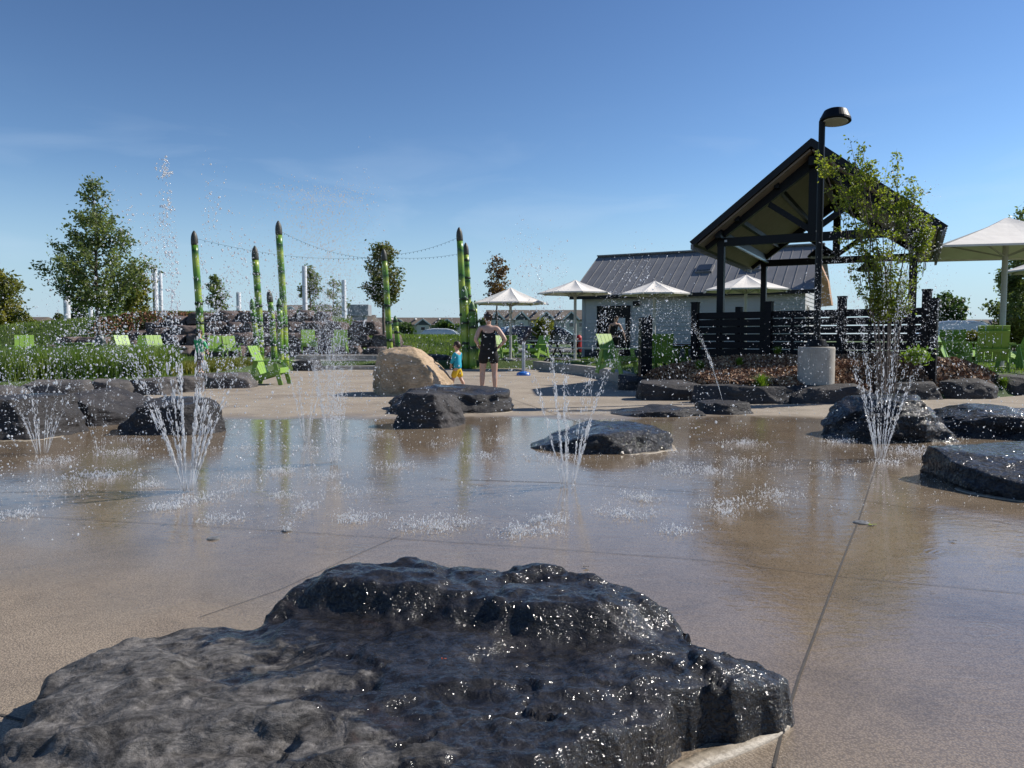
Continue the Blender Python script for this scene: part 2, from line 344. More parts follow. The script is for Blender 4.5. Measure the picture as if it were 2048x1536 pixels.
def ground_z(X, Y):
    X = np.asarray(X, float); Y = np.asarray(Y, float)
    d = poly_sd(PAD, X, Y)
    z = -0.06 + 0.36 * ss(0.05, 0.55, d)
    # bank behind the terraced wall
    A = 2.15 * ss(-30, -19, X) * (1 - ss(-12, -6.0, X)) + 0.9 * (1 - ss(-27, -21, X)) * ss(-60, -35, X)
    z = z + A * ss(35.6, 38.8, Y) * (1 - ss(60, 90, Y))
    z = z + 0.95 * ss(38, 43, Y) * (1 - ss(48, 54, Y)) * ss(-12, -7, X) * (1 - ss(-3.0, -0.5, X))
    # mound in the right bed
    z = z + (0.42 * np.exp(-(((X - 5.2) / 2.2) ** 2 + ((Y - 16.2) / 1.5) ** 2)) + 0.46 * np.exp(-(((X - 8.0) / 1.9) ** 2 + ((Y - 15.0) / 1.2) ** 2))) * ss(0.15, 0.8, d) - 0.12 * np.exp(-(((X - 5.7) / .6) ** 2 + ((Y - 13.7) / .5) ** 2))
    z = z + 0.10 * ss(8.0, 9.0, X) * ss(0.3, 0.8, d) * (1 - ss(40, 60, Y))
    return z
def gz(x, y): return float(ground_z(np.array([x]), np.array([y]))[0])
def grid_mesh(name, xs, ys, zf, mat, mask=None, smooth=True):
    X, Y = np.meshgrid(xs, ys); Z = zf(X, Y); nx = len(xs)
    v = np.stack([X.ravel(), Y.ravel(), Z.ravel()], 1)
    i, j = np.meshgrid(np.arange(len(xs) - 1), np.arange(len(ys) - 1)); a = (j * nx + i)
    if mask is not None:
        cx = (X[:-1, :-1] + X[1:, 1:]) / 2; cy = (Y[:-1, :-1] + Y[1:, 1:]) / 2; k = mask(cx, cy); a = a[k]
    a = a.ravel(); f = np.stack([a, a + 1, a + 1 + nx, a + nx], 1)
    used = np.unique(f); remap = -np.ones(len(v), int); remap[used] = np.arange(len(used))
    return np_mesh(name, v[used], remap[f], mat, smooth=smooth)
xs = np.concatenate([[-2500, -1200, -600, -300, -150, -90], np.arange(-60, -30, 2.5), np.arange(-30, 20, 0.25), np.arange(20, 60, 2.5), [60, 90, 150, 300, 600, 1200, 2500]])
ys = np.concatenate([[-40, -15], np.arange(-5, 11, 2.0), np.arange(11, 32, 0.22), np.arange(32, 62, 0.6), np.arange(62, 100, 5), [100, 150, 300, 600, 1200, 3000]])
def grass_ground():
    m = bpy.data.materials.new('lawn'); nt, b, out = nodes(m); v = pos(nt)
    n = nz(nt, v, 0.35, 4); f = nz(nt, v, 18, 5, 0.7)
    col = mixc(nt, 0.6, ramp(nt, n, [(0.35, (0.035, 0.075, 0.014)), (0.6, (0.075, 0.115, 0.022)), (0.75, (0.12, 0.12, 0.04))]), ramp(nt, f, [(0.3, 0.45), (0.7, 1.5)]), 'MULTIPLY')
    nt.links.new(col, b.inputs['Base Color']); b.inputs['Roughness'].default_value = 0.85
    nt.links.new(bump(nt, f, 1.0, 0.06), b.inputs['Normal']); return m
tag(grid_mesh('ground', xs, ys, ground_z, grass_ground()), kind='structure')

def pad_mat():
    m = bpy.data.materials.new('pad_concrete'); nt, b, out = nodes(m); v = pos(nt)
    sx = nt.nodes.new('ShaderNodeSeparateXYZ'); nt.links.new(v, sx.inputs[0]); x, y = sx.outputs[0], sx.outputs[1]
    n1 = nz(nt, v, 0.55, 5, 0.6, 0.4); n2 = nz(nt, v, 2.3, 5, 0.6)
    yy = mth(nt, 'ADD', y, mth(nt, 'MULTIPLY', mth(nt, 'SUBTRACT', n1, 0.5), 2.2))
    far = ramp(nt, mth(nt, 'DIVIDE', yy, 20.0), [(0.535, 1.0), (0.585, 0.0)])           # outer ring is dry
    # film of water deepest a few metres out and to the right
    t = mth(nt, 'ADD', yy, mth(nt, 'MULTIPLY', x, 0.55))
    near = ramp(nt, mth(nt, 'DIVIDE', t, 10.0), [(0.18, 0.0), (0.27, 0.85), (0.34, 1.0)])
    wet = mth(nt, 'MULTIPLY', far, near)
    dampm = far
    agg = nz(nt, v, 150, 3, 0.8); agg2 = nt.nodes.new('ShaderNodeTexVoronoi'); agg2.inputs['Scale'].default_value = 150; nt.links.new(v, agg2.inputs['Vector'])
    base = ramp(nt, n1, [(0.35, (0.36, 0.30, 0.235)), (0.6, (0.43, 0.365, 0.285)), (0.75, (0.40, 0.345, 0.272))])
    base = mixc(nt, 0.35, base, ramp(nt, n2, [(0.3, 0.72), (0.7, 1.15)]), 'MULTIPLY')
    base = mixc(nt, 0.75, base, ramp(nt, agg2.outputs['Distance'], [(0.1, 1.35), (0.7, 0.55)]), 'MULTIPLY')
    base = mixc(nt, 0.5, base, ramp(nt, agg, [(0.3, 0.6), (0.7, 1.3)]), 'MULTIPLY')
    dk = ramp(nt, dampm, [(0, (1, 1, 1)), (1, (0.84, 0.80, 0.76))]); st = nz(nt, v, 1.1, 8, 0.72, 1.2); base = mixc(nt, 0.55, base, ramp(nt, st, [(0.36, 0.62), (0.5, 1.0), (0.68, 1.12)]), 'MULTIPLY'); col = mixc(nt, 1.0, base, dk, 'MULTIPLY')
    dk2 = ramp(nt, wet, [(0, (1, 1, 1)), (1, (0.77, 0.735, 0.68))]); col = mixc(nt, 1.0, col, dk2, 'MULTIPLY')
    nt.links.new(col, b.inputs['Base Color'])
    rg = mth(nt, 'ADD', ramp(nt, wet, [(0, 0.62), (0.5, 0.26), (1, 0.045)]), ramp(nt, dampm, [(0, 0.25), (1, 0.0)]))
    rg = mth(nt, 'ADD', rg, ramp(nt, n2, [(0.35, 0.0), (0.75, 0.05)]))
    nt.links.new(rg, b.inputs['Roughness'])
    nt.links.new(ramp(nt, wet, [(0, 0.4), (1, 0.75)]), b.inputs['Specular IOR Level'])
    rv = pos(nt, (1.0, 2.2, 1)); rip = nz(nt, rv, 7.0, 3, 0.55, 0.5); rip2 = nz(nt, rv, 26.0, 2, 0.5, 0.3)
    rv2 = nt.nodes.new('ShaderNodeTexVoronoi'); rv2.inputs['Scale'].default_value = 3.2; nt.links.new(mixc(nt, 0.25, v, nz(nt, v, 3, 2)), rv2.inputs['Vector']); dd = rv2.outputs['Distance']
    rings = mth(nt, 'MULTIPLY', mth(nt, 'SINE', mth(nt, 'MULTIPLY', dd, 85.0)), ramp(nt, dd, [(0.0, 1.0), (0.42, 0.0)]))
    h = mth(nt, 'MULTIPLY', mth(nt, 'ADD', mth(nt, 'ADD', rip, mth(nt, 'MULTIPLY', rip2, 0.30)), mth(nt, 'MULTIPLY', rings, 0.22)), wet)
    bn = bump(nt, h, 1.0, 0.0016)
    g = mth(nt, 'MULTIPLY', mth(nt, 'ADD', agg, agg2.outputs['Distance']), mth(nt, 'SUBTRACT', 1.03, wet))
    bn = bump(nt, g, 1.0, 0.0022, bn)
    nt.links.new(bn, b.inputs['Normal'])
    return m
bmp_ = MB(); bmp_.add([(x, y, 0) for x, y in PAD], [tuple(range(len(PAD)))]); pad = bmp_.build('splash_pad', pad_mat()); tag(pad, kind='structure')
if pad.data.polygons[0].normal.z < 0: pad.data.flip_normals()
# sawn joints: thin dark sheets lying 3 mm above the slab
jm = MT['joint'] = mk('joint', (0.05, 0.043, 0.037), (0.08, 0.07, 0.06), 20, 0.9)
jb = MB()
def joint(pts, w=0.009):
    P = [Vector((*gx(*p), 0.003)) for p in pts]
    for i in range(len(P) - 1):
        d = (P[i + 1] - P[i]).normalized(); n = Vector((-d.y, d.x, 0)) * w / 2
        jb.add([P[i] - n, P[i] + n, P[i + 1] + n, P[i + 1] - n], [(0, 1, 2, 3)])
joint([(1548, 1536), (1565, 1460), (1600, 1350), (1690, 1110), (1718, 1040), (1755, 925), (1790, 850)], 0.009)
joint([(-40, 1022), (0, 1030), (560, 1062), (1100, 1098), (1400, 1120), (1670, 1153), (2048, 1188), (2200, 1204)], 0.004)
joint([(0, 1430), (75, 1450)], 0.01); joint([(400, 1235), (560, 1180), (690, 1120), (800, 1072)], 0.0035)
joint([(940, 960), (1130, 966)], 0.012); joint([(1130, 966), (1400, 985), (1720, 1000), (2048, 1052)], 0.006); joint([(0, 985), (360, 978)], 0.008)
joint([(700, 742), (1000, 790), (1200, 860)], 0.01)
tag(jb.build('pavement_joint', jm), kind='structure')

# ------------------------------------------------------------------ rocks
def fbm(p, o=4): return noise.fractal(p, 1.0, 2.1, o, noise_basis='PERLIN_ORIGINAL')
def frac(p, sharp=.10):
    """blocky fracture: a level per cell with creases between cells"""
    d, q = noise.voronoi(p); e = d[1] - d[0]; a = noise.cell(q[0] * 7.3 + Vector((.5, .5, .5))); c = noise.cell(q[1] * 7.3 + Vector((.5, .5, .5)))
    t = min(1, e / sharp); return a * (.5 + .5 * t) + c * (.5 - .5 * t), t
def rock(name, label, group, c, size, rz=0, seed=0, sub=5, p=16, chops=6, rough=0.10, mat='dark', tilt=(0, 0), full=False, parent=None, cat='rock', chop_dirs=None, strata=0.03, sink=0.0):
    """superellipsoid chopped by planes, then roughened; base at z = c.z"""
    rnd = random.Random(seed); bm = bmesh.new(); bmesh.ops.create_icosphere(bm, subdivisions=sub, radius=1)
    planes = []
    if p > 4:      # quarried block: a polygon in plan, flat split top, bevelled shoulders
        a0 = rnd.uniform(0, 6.28)
        for i in range(chops + 1):
            a = a0 + 6.283 * i / (chops + 1) + rnd.uniform(-.3, .3); n = Vector((math.cos(a), math.sin(a), rnd.uniform(.02, .38))).normalized(); planes.append((n, rnd.uniform(.90, 1.12)))
            a += rnd.uniform(.2, .8)
            if rnd.random() < .6: planes.append((Vector((math.cos(a), math.sin(a), rnd.uniform(.8, 1.6))).normalized(), rnd.uniform(1.04, 1.2)))
        planes.append((Vector((rnd.uniform(-.13, .13), rnd.uniform(-.16, .02), 1)).normalized(), .90))
    else:
        for i in range(chops): planes.append((Vector((rnd.uniform(-1, 1), rnd.uniform(-1, 1), rnd.uniform(-0.1, 0.9))).normalized(), rnd.uniform(.85, 1.05)))
    for n, o in (chop_dirs or []): planes.append((Vector(n).normalized(), o * (1.28 if p > 4 else 1.0)))
    off = Vector((seed * 3.17, seed * 1.31, seed * 0.77)); sx, sy, sz = size[0] / 2, size[1] / 2, size[2] / (2 if full else 1)
    sm = min(sx, sy)
    for v in bm.verts:
        d = v.co.normalized(); r = (abs(d.x) ** p + abs(d.y) ** p + abs(d.z) ** p) ** (-1 / p); q = d * r
        for n, o in planes:
            s = n.dot(q)
            if s > o: q = q - n * (s - o) * 0.93
        w = Vector((q.x * sx, q.y * sy, q.z * sz))
        wn_ = w / max(0.4, sm) + off
        ws = Vector((wn_.x, wn_.y, wn_.z * 1.9)) + Vector((noise.noise(wn_ * 2), noise.noise(wn_ * 2 + Vector((9, 0, 0))), 0)) * .25
        f1, c1 = frac(ws * 1.15); f2, c2 = frac(ws * 2.9, .08)
        k = fbm(wn_ * 0.9, 3) * rough * (0.45 if p > 4 else .8) + f1 * rough * .95 + f2 * rough * .5 - (1 - c1) * rough * .22 - (1 - c2) * rough * .12 + fbm(wn_ * 5, 4) * rough * 0.30 - abs(fbm(wn_ * 9, 3)) * rough * .2
        # horizontal strata ledges on the sides
        st = noise.noise(Vector((w.x * 0.8, w.y * 0.8, w.z * 14 + seed))) * strata * (1 - abs(d.z))
        w = w + Vector((d.x, d.y, d.z * (0.38 if p > 4 else .8))) * (k * sm) + Vector((d.x, d.y, 0)) * st
        v.co = w
    rot = Matrix.Rotation(R(tilt[0]), 3, 'X') @ Matrix.Rotation(R(tilt[1]), 3, 'Y')
    for v in bm.verts:
        v.co = rot @ v.co
        if full: v.co.z += sz
        elif v.co.z < -0.12: v.co.z = -0.12
        v.co.z -= sink
    me = bpy.data.meshes.new(name); bm.to_mesh(me); bm.free()
    o = link_mesh(name, me, MT[mat], None, True)
    o.location = c; o.rotation_euler = (0, 0, rz)
    if parent: o.parent = parent; o.location = Vector(c) - parent.location
    else: tag(o, label, cat, group)
    return o
def foot_rim(o, a0, a1, seed):
    """pale mortar rim round part of a rock's foot (angles in degrees, 0 = +x, 270 = towards the pad)"""
    pts = {}
    for v in o.data.vertices:
        if abs(v.co.z) < .05:
            k = int(math.degrees(math.atan2(v.co.y, v.co.x)) % 360 // 5); pts.setdefault(k, []).append(math.hypot(v.co.x, v.co.y))
    L = []
    for a in range(int(a1), int(a0), -5):
        k = (a % 360) // 5
        if k in pts: r = max(pts[k]) + .004; L.append((r * math.cos(R(a)), r * math.sin(R(a))))
    L = L[::-1]
    m = ragged_rim(L, .006, .03, seed, sub=6); r = m.build('mortar_rim', fm, o, smooth=True)
def rock_px(name, label, px0, px1, ybot, h, depth, group=None, shift=0.0, rim=None, **k):
    """a rock whose foot shows at row ybot between columns px0 and px1"""
    a = G((px0 + px1) / 2, ybot); D = a.y; w = (px1 - px0) / F * (D + depth * 0.3)
    o = rock(name, label, group, (XP((px0 + px1) / 2, D + depth * 0.45) + shift, D + depth / 2, 0), (w * (1.10 if name == 'edging_stone' else .98), depth, h), **k)
    if rim: foot_rim(o, rim[0], rim[1], int(px0))
    return o

# ---- the big wet rock in the foreground: a height field over its own footprint
FP = [(.85, 2.24), (.79, 2.34), (.70, 2.44), (.62, 2.55), (.585, 2.70), (.47, 2.82), (.28, 2.93), (.10, 2.99), (-.05, 2.985), (-.15, 3.03), (-.38, 3.03), (-.60, 2.97), (-.80, 2.86), (-.93, 2.74), (-.955, 2.64),
      (-1.10, 2.69), (-1.28, 2.60), (-1.43, 2.48), (-1.50, 2.34), (-1.42, 2.20), (-1.37, 2.06), (-1.35, 1.95), (-1.37, 1.84), (-1.45, 1.55), (-1.3, 1.25), (-.7, 1.25), (-.2, 1.50), (.10, 1.72), (.26, 1.84), (.44, 1.94), (.50, 2.02), (.66, 2.10), (.80, 2.17)]
def hero():
    s = 0.0085; xs = np.arange(-1.85, 1.0, s); ys = np.arange(1.15, 3.15, s); X, Y = np.meshgrid(xs, ys)
    N = np.zeros(X.shape); N2 = np.zeros(X.shape); N3 = np.zeros(X.shape); N4 = np.zeros(X.shape); F1 = np.zeros(X.shape); F2 = np.zeros(X.shape)
    for j in range(X.shape[0]):
        for i in range(X.shape[1]):
            p = Vector((X[j, i], Y[j, i], 0.0))
            N[j, i] = fbm(p * 2.2 + Vector((3.1, 7, 0)), 3); N2[j, i] = fbm(Vector((p.x * 6, p.y * 9, 1.7)), 4)
            N3[j, i] = noise.noise(p * 21); N4[j, i] = abs(fbm(Vector((p.x * 3.0, p.y * 5.0, 9.2)), 4))
            wv = Vector((p.x + N2[j, i] * .08, p.y * 1.35 + N[j, i] * .05, 0)); f1, c1 = frac(wv * 2.6 + Vector((0, 0, .3)), .12); f2, c2 = frac(wv * 8 + Vector((0, 0, 5.3)), .15); F1[j, i] = f1 - .22 * (1 - c1); F2[j, i] = f2 - .35 * (1 - c2)
    d = -poly_sd(FP, X + .025 * ss(.3, .8, X) + N2 * 0.03 + N3 * 0.006 + F2 * .018, Y + N * 0.04) + F1 * .03
    base = 0.172 + 0.015 * (X + 0.3) + 0.02 * (Y - 2.2) - 0.035 * ss(-0.7, -1.5, X) - 0.065 * ss(.42, .84, X)
    # raised hump with a steep front
    HP = [(.60, 2.66), (.45, 2.50), (.20, 2.44), (-.05, 2.46), (-.30, 2.56), (-.58, 2.64), (-.86, 2.66), (-.98, 2.8), (-.7, 3.2), (.3, 3.2), (.7, 2.9)]
    hd = -poly_sd(HP, X + N2 * 0.06, Y + N * 0.09)
    hump = ss(-0.04, 0.10, hd) * (0.082 + 0.02 * N + 0.010 * np.cos((X + 0.2) * 4)) - 0.035 * ss(0.18, 0.5, hd)
    # low front right shoulder and the left slab
    base = base - 0.02 * np.exp(-((X - 0.1) ** 2 / 0.09 + (Y - 2.3) ** 2 / 0.02))
    hs = ss(-.3, .25, X) * .35 + .65
    H = base + hump + N * 0.012 + N2 * 0.012 + N3 * 0.0045 - N4 * 0.018 + F1 * .028 * hs + F2 * .008 * hs - .012
    # small ledge with a crack running across the front
    ck = np.abs(Y - (1.92 + 0.10 * np.sin(X * 3.1) + 0.06 * N2)); H = H - 0.012 * np.exp(-(ck / 0.010) ** 2) * ss(-0.5, -0.2, X) * (1 - ss(0.1, 0.3, X))
    H = H + 0.016 * ss(-0.02, 0.02, Y - (1.98 + 0.12 * np.sin(X * 2.3 + 1) + 0.05 * N))
    e = np.clip(d / (0.055 + 0.02 * N2 + .02 * F1), 0, 1); prof = 1 - (1 - e) ** 2.6
    Z = np.where(d > -0.03, (H + 0.05) * prof - 0.05, -0.06)
    k = d > -0.02
    X2 = X + (N3 * 0.006 + N2 * 0.012) * (1 - e); Y2 = Y + N2 * 0.010 * (1 - e)
    v = np.stack([X2.ravel(), Y2.ravel(), Z.ravel()], 1); nx = len(xs)
    i, j = np.meshgrid(np.arange(len(xs) - 1), np.arange(len(ys) - 1)); a = (j * nx + i)[k[:-1, :-1]]
    f = np.stack([a, a + 1, a + 1 + nx, a + nx], 1); used = np.unique(f); rm = -np.ones(len(v), int); rm[used] = np.arange(len(used))
    def dryfn(nt, wm):   # the left and front of the rock is splashed less often
        g = nt.nodes.new('ShaderNodeNewGeometry'); sx = nt.nodes.new('ShaderNodeSeparateXYZ'); nt.links.new(g.outputs['Position'], sx.inputs[0])
        t = mth(nt, 'ADD', mth(nt, 'MULTIPLY', sx.outputs[0], 0.52), mth(nt, 'MULTIPLY', sx.outputs[1], 0.42))
        t = mth(nt, 'ADD', t, mth(nt, 'MULTIPLY', nz(nt, pos(nt, (1, 1.6, 1)), 3.2, 6, 0.65, 0.8), 1.35))
        return mth(nt, 'SUBTRACT', 1.46, t)
    MT['hero'] = stone_mat('stone_hero', (0.012, 0.012, 0.014), (0.020, 0.019, 0.021), (0.032, 0.029, 0.029), wet=0.9, scale=4.5, bdist=0.012, dryc=(0.12, 0.112, 0.105), dryfn=dryfn, sparkle=0.014, film=(38, .017))
    nt = MT['hero'].node_tree; b = [n for n in nt.nodes if n.type == 'BSDF_PRINCIPLED'][0]; src = b.inputs['Base Color'].links[0].from_socket
    pt = ramp(nt, nz(nt, pos(nt, (1, 1.8, 1)), 6.5, 8, .72, 1.5), [(.38, .22), (.5, .85), (.6, 1.6)]); col = mixc(nt, .8, src, pt, 'MULTIPLY')
    rust = ramp(nt, nz(nt, pos(nt), 3.3, 6, .7, 1.0), [(.60, 0.0), (.70, .45)]); col = mixc(nt, rust, col, (.055, .032, .026)); nt.links.new(col, b.inputs['Base Color'])
    o = np_mesh('rock', v[used], rm[f], MT['hero'], smooth=True)
    o.data.transform(Matrix.Translation((0.3, -2.2, 0))); o.location = (-0.3, 2.2, 0)
    tag(o, 'huge flat black rock filling the foreground, wet and glistening, grey and dry on its left', 'rock')
hero()
# pale mortar rim under the big rock's right foot
fm = MT['foam'] = mk('pale_mortar', (0.20, 0.165, 0.12), (0.42, 0.36, 0.28), 18, 0.5, bmp=0.6, bscale=60, bdist=0.006)
def ragged_rim(inner, w0, w1, seed, z=.004, sub=14):
    """flat ragged strip of pale mortar along a line of ground points"""
    rg = random.Random(seed); m = MB(); P = []
    for i in range(len(inner) - 1):
        for k in range(sub): P.append(Vector(inner[i]).lerp(Vector(inner[i + 1]), k / sub))
    vs = []; n = len(P)
    for i, p in enumerate(P):
        d = (P[min(i + 1, n - 1)] - P[max(i - 1, 0)]).normalized(); q = Vector((d.y, -d.x)); e = min(1, i / 6, (n - 1 - i) / 6)
        w = (w0 + (w1 - w0) * (.5 + .5 * noise.noise(Vector((i * .17, seed, 0)))) + rg.uniform(-.35, .35) * w0) * e
        a = p - q * .05; b = p + q * w
        zz = z * (1 + 1.2 * noise.noise(Vector((i * .55, seed, 3)))); vs += [(a.x, a.y, -.01), (a.x, a.y, zz + .004), (p.x, p.y, max(.003, zz)), (b.x, b.y, .002), (b.x, b.y, -.01)]
    m.add(vs, [(5 * i + j, 5 * i + 5 + j, 5 * i + 6 + j, 5 * i + 1 + j) for i in range(n - 1) for j in range(4)]); return m
o = ragged_rim([(.80, 2.285), (.808, 2.23), (.745, 2.165), (.645, 2.10), (.535, 2.035), (.455, 1.985), (.395, 1.92), (.285, 1.85), (.165, 1.775)], .008, .026, 3).build('mortar_rim', fm, smooth=True); tag(o, 'pale ragged mortar edge along the right foot of the huge foreground rock', 'mortar')

PR = 'rocks lying on the splash pad'
rock_px('rock', 'dark slab rock with a cracked flat top behind a smaller block, beside the tan boulder', 768, 1024, 829, 0.36, 1.9, PR, seed=4, rough=0.09, mat='damp', sub=6, chop_dirs=[((-.8, -.3, .5), .8), ((0.9, -.35, .0), .85), ((1, .4, .4), .95)], strata=.05, rim=(-75, 10))
rock_px('rock', 'dark block rock leaning in front of the cracked slab, right side lit grey', 782, 932, 857, 0.47, .75, PR, seed=21, rough=0.07, mat='dark', sub=6, chop_dirs=[((.75, -.25, .35), .62), ((-.9, 0, .35), .72), ((-.2, -1, .25), .85)], tilt=(-4, 0))
rock_px('rock', 'rounded black rock in the shade behind the tallest left water jet', 232, 450, 871, 0.42, .95, PR, seed=9, rough=0.06, mat='damp', sub=6, chop_dirs=[((-.8, -.2, .6), .72), ((.9, .1, .3), .95)])
rock_px('rock', 'dark wedge rock with a grey sloping top between two blocks at left', 118, 285, 853, 0.44, 1.5, PR, seed=14, rough=0.08, mat='dark', sub=6, chop_dirs=[((.5, -.1, .85), .62), ((-1, 0, .3), .9)])
rock_px('rock', 'large reddish black rock cut by the left edge of the picture', -120, 146, 882, 0.50, 1.3, PR, seed=17, rough=0.07, mat='damp', sub=6, chop_dirs=[((.8, -.2, .45), .80), ((0, -1, .2), .9)], rim=(-88, -15))
rock_px('rock', 'low flat black rock right behind the central water jet', 1062, 1358, 908, 0.245, 1.25, PR, seed=31, rough=0.07, mat='wet', sub=6, chop_dirs=[((-.7, 0, .75), .55), ((.75, -.55, .1), .75), ((.5, .1, .8), .80)], strata=.03, rim=(-85, 10))
rock_px('rock', 'thin flat black rock, the left of the two low slabs before the bed', 1222, 1402, 834, 0.11, 1.0, PR, seed=37, rough=0.08, mat='damp', sub=5, chop_dirs=[((-.6, 0, .8), .5)])
rock_px('rock', 'small flat black slab that a thin arcing water jet rises from', 1398, 1506, 830, 0.185, .9, PR, seed=41, rough=0.05, mat='damp', sub=5)
rock_px('rock', 'tall glossy black rock glittering behind the rightmost water jet', 1650, 1885, 886, 0.52, 1.2, PR, seed=45, rough=0.085, mat='wet', sub=6, chop_dirs=[((-.75, -.1, .55), .62), ((-.45, -.6, .5), .80), ((.8, -.3, .5), .80)])
rock_px('rock', 'low glossy black rock just right of the tall glittering rock', 1880, 2110, 880, 0.34, 1.3, PR, seed=52, rough=0.09, mat='wet', sub=6, chop_dirs=[((-.5, 0, .8), .70), ((.4, -.3, .8), .72)])
rock_px('rock', 'wet black slab at the right edge, flat top mirroring the sky', 1905, 2360, 1003, 0.30, 1.25, PR, seed=58, rough=0.035, mat='wet', sub=6, chops=3, chop_dirs=[((-1, -.5, .0), .90)], rim=(185, 280))
rock('rock', 'rounded tan boulder with its left side in shade, beside the boy in blue', PR, (XP(822, 15.75), 15.75, 0), (1.74, 1.5, 0.97), seed=63, rough=0.05, mat='tan', sub=6, p=3.3, chops=0, chop_dirs=[((-1, -.35, .12), .84), ((.72, -.05, .70), .80), ((-.2, -1, .1), .86), ((.95, -.3, .2), .9)], strata=0, cat='boulder')

# ---- edging stones round the pad
EG = 'edging stones round the splash pad'
left_edge = [
 (-60, 42, 812, .34, 'dry', 'pinkish edging stone at the left end of the row under the tall grass'),
 (42, 166, 800, .36, 'dry', 'long grey edging stone, second from the left under the tall grass'),
 (168, 258, 793, .34, 'dry', 'dark fronted edging stone below the middle of the tall grass'),
 (258, 352, 790, .36, 'dry', 'broad grey edging stone, fourth from the left under the tall grass'),
 (348, 400, 785, .36, 'dry', 'small edging stone left of the boy in green'),
 (398, 500, 777, .36, 'dry', 'brown edging stone with a shaded hollow, under the boy in green')]
for i, (a, b_, y, h, m, lb) in enumerate(left_edge):
    rock_px('edging_stone', lb, a, b_, y, h, .75, EG, seed=70 + i, rough=0.05, mat=m, sub=5, chops=4, cat='stone')
right_edge = [
 (1238, 1290, 781, .34, 'dark', 'shaded edging stone where the curved kerb ends'),
 (1284, 1400, 801, .36, 'dark', 'dark edging stone left of the arcing water jet'),
 (1396, 1588, 808, .34, 'dark', 'long dark edging stone left of the lamp post base'),
 (1580, 1742, 808, .33, 'dark', 'dark edging stone in front of the lamp post base'),
 (1735, 1885, 800, .35, 'dark', 'dark edging stone behind the tall glittering rock'),
 (1876, 1992, 798, .38, 'dark', 'flat topped dark edging stone right of the glittering rocks'),
 (1984, 2120, 790, .40, 'dark', 'dark edging stone cut by the right edge of the picture')]
for i, (a, b_, y, h, m, lb) in enumerate(right_edge):
    rock_px('edging_stone', lb, a, b_, y, h, .75, EG, seed=90 + i, rough=0.06, mat=m, sub=5, chops=4, cat='stone')
# far edge: low dark stones behind the pad
far = [(1085, 1180, 738, .42, 'low dark stone behind the near end of the curved kerb'), (1000, 1075, 736, .40, 'low dark stone behind the water cannon'),
       (838, 905, 736, .55, 'grey stone behind the tan boulder near the green stalks'), (590, 640, 742, .42, 'dark rounded stone at the left end of the concrete steps')]
for i, (a, b_, y, h, lb) in enumerate(far):
    rock_px('edging_stone', lb, a, b_, y, h, 1.0, 'stones along the far edge of the pad', seed=120 + i, rough=0.07, mat='dark', sub=4, cat='stone')
rock('rock', 'dark boulder behind the tan boulder beside the leaning stalk', None, (XP(752, 30.5), 30.5, .25), (1.1, .9, .55), seed=131, mat='dark', sub=4)
rock('rock', 'dark boulder right of the short stalk behind the tan boulder', None, (XP(806, 30.5), 30.5, .25), (.8, .8, .5), seed=132, mat='dark', sub=4)
# kerb: low curved concrete wall
mb = MB(); kp = [(1066, 737), (1085, 740), (1110, 743), (1140, 747), (1170, 751), (1205, 757), (1230, 764), (1248, 771)]
K = [Vector((*gx(*p), 0)) for p in kp]; nrm = []
for i in range(len(K)):
    d = (K[min(i + 1, len(K) - 1)] - K[max(i - 1, 0)]).normalized(); nrm.append(Vector((-d.y, d.x, 0)) * -1 if False else Vector((d.y, -d.x, 0)))
vs = []
for k_, n_ in zip(K, nrm):
    if n_.x < 0: n_ = -n_
    for o_, z_ in ((0, -.05), (0, .27), (.02, .29), (.30, .29), (.32, -.05)): vs.append(k_ + n_ * o_ + Vector((0, 0, z_)))
fs = []
for i in range(len(K) - 1):
    for j in range(5): fs.append((i * 5 + j, (i + 1) * 5 + j, (i + 1) * 5 + (j + 1) % 5, i * 5 + (j + 1) % 5))
fs += [(0, 1, 2, 3, 4), tuple(len(K) * 5 - 5 + j for j in range(5))]
mb.add(vs, fs); tag(mb.build('kerb', MT['kerb']), 'curved pale concrete kerb round the lawn beside the water cannon', 'kerb')
# concrete steps at the back of the pad
mb = MB()
for i, (y_, z_) in enumerate(((27.7, .16), (28.6, .34), (29.5, .52))):
    mb.box(((XP(575, 28) + XP(745, 28)) / 2, y_ + .45, z_ / 2 - .02), (3.5, .88, z_))
tag(mb.build('concrete_steps', MT['kerb'], bevel=.012), 'low pale concrete steps behind the tan boulder below two green chairs', 'steps')

# ---- terraced stone wall: blocks are its parts
wall = thing('stone_wall', 'terraced retaining wall of stacked dark red and grey stone blocks on the left', 'stone wall', (-13, 36, .25))
rg = random.Random(11)
rows = [(0.12, 35.2, 60, 790, .62), (0.72, 35.8, 82, 772, .62), (1.30, 36.4, 110, 752, .60), (1.86, 37.1, 250, 655, .60)]
for ri, (z_, y_, a, b_, h) in enumerate(rows):
    x = XP(a, y_); xe = XP(b_, y_)
    while x < xe:
        w = rg.uniform(.7, 1.55); hh = h * rg.uniform(1.0, 1.22); lowf = sstep(-21, -15.5, x)
        if not (x < XP(300, y_) and rg.random() < .18):
            rock('stone_block', None, None, (x + w / 2, y_ + rg.uniform(-.12, .15) + .5, z_ * (.62 + .38 * lowf)), (w * 1.02, 1.1, hh * (.6 + .4 * lowf)), rz=rg.uniform(-.22, .22), seed=rg.randint(1, 9999), sub=4, chops=6, rough=.09, mat='wallstone', full=True, parent=wall, tilt=(rg.uniform(-3, 3), rg.uniform(-3, 3)))
        x += w * 1.03
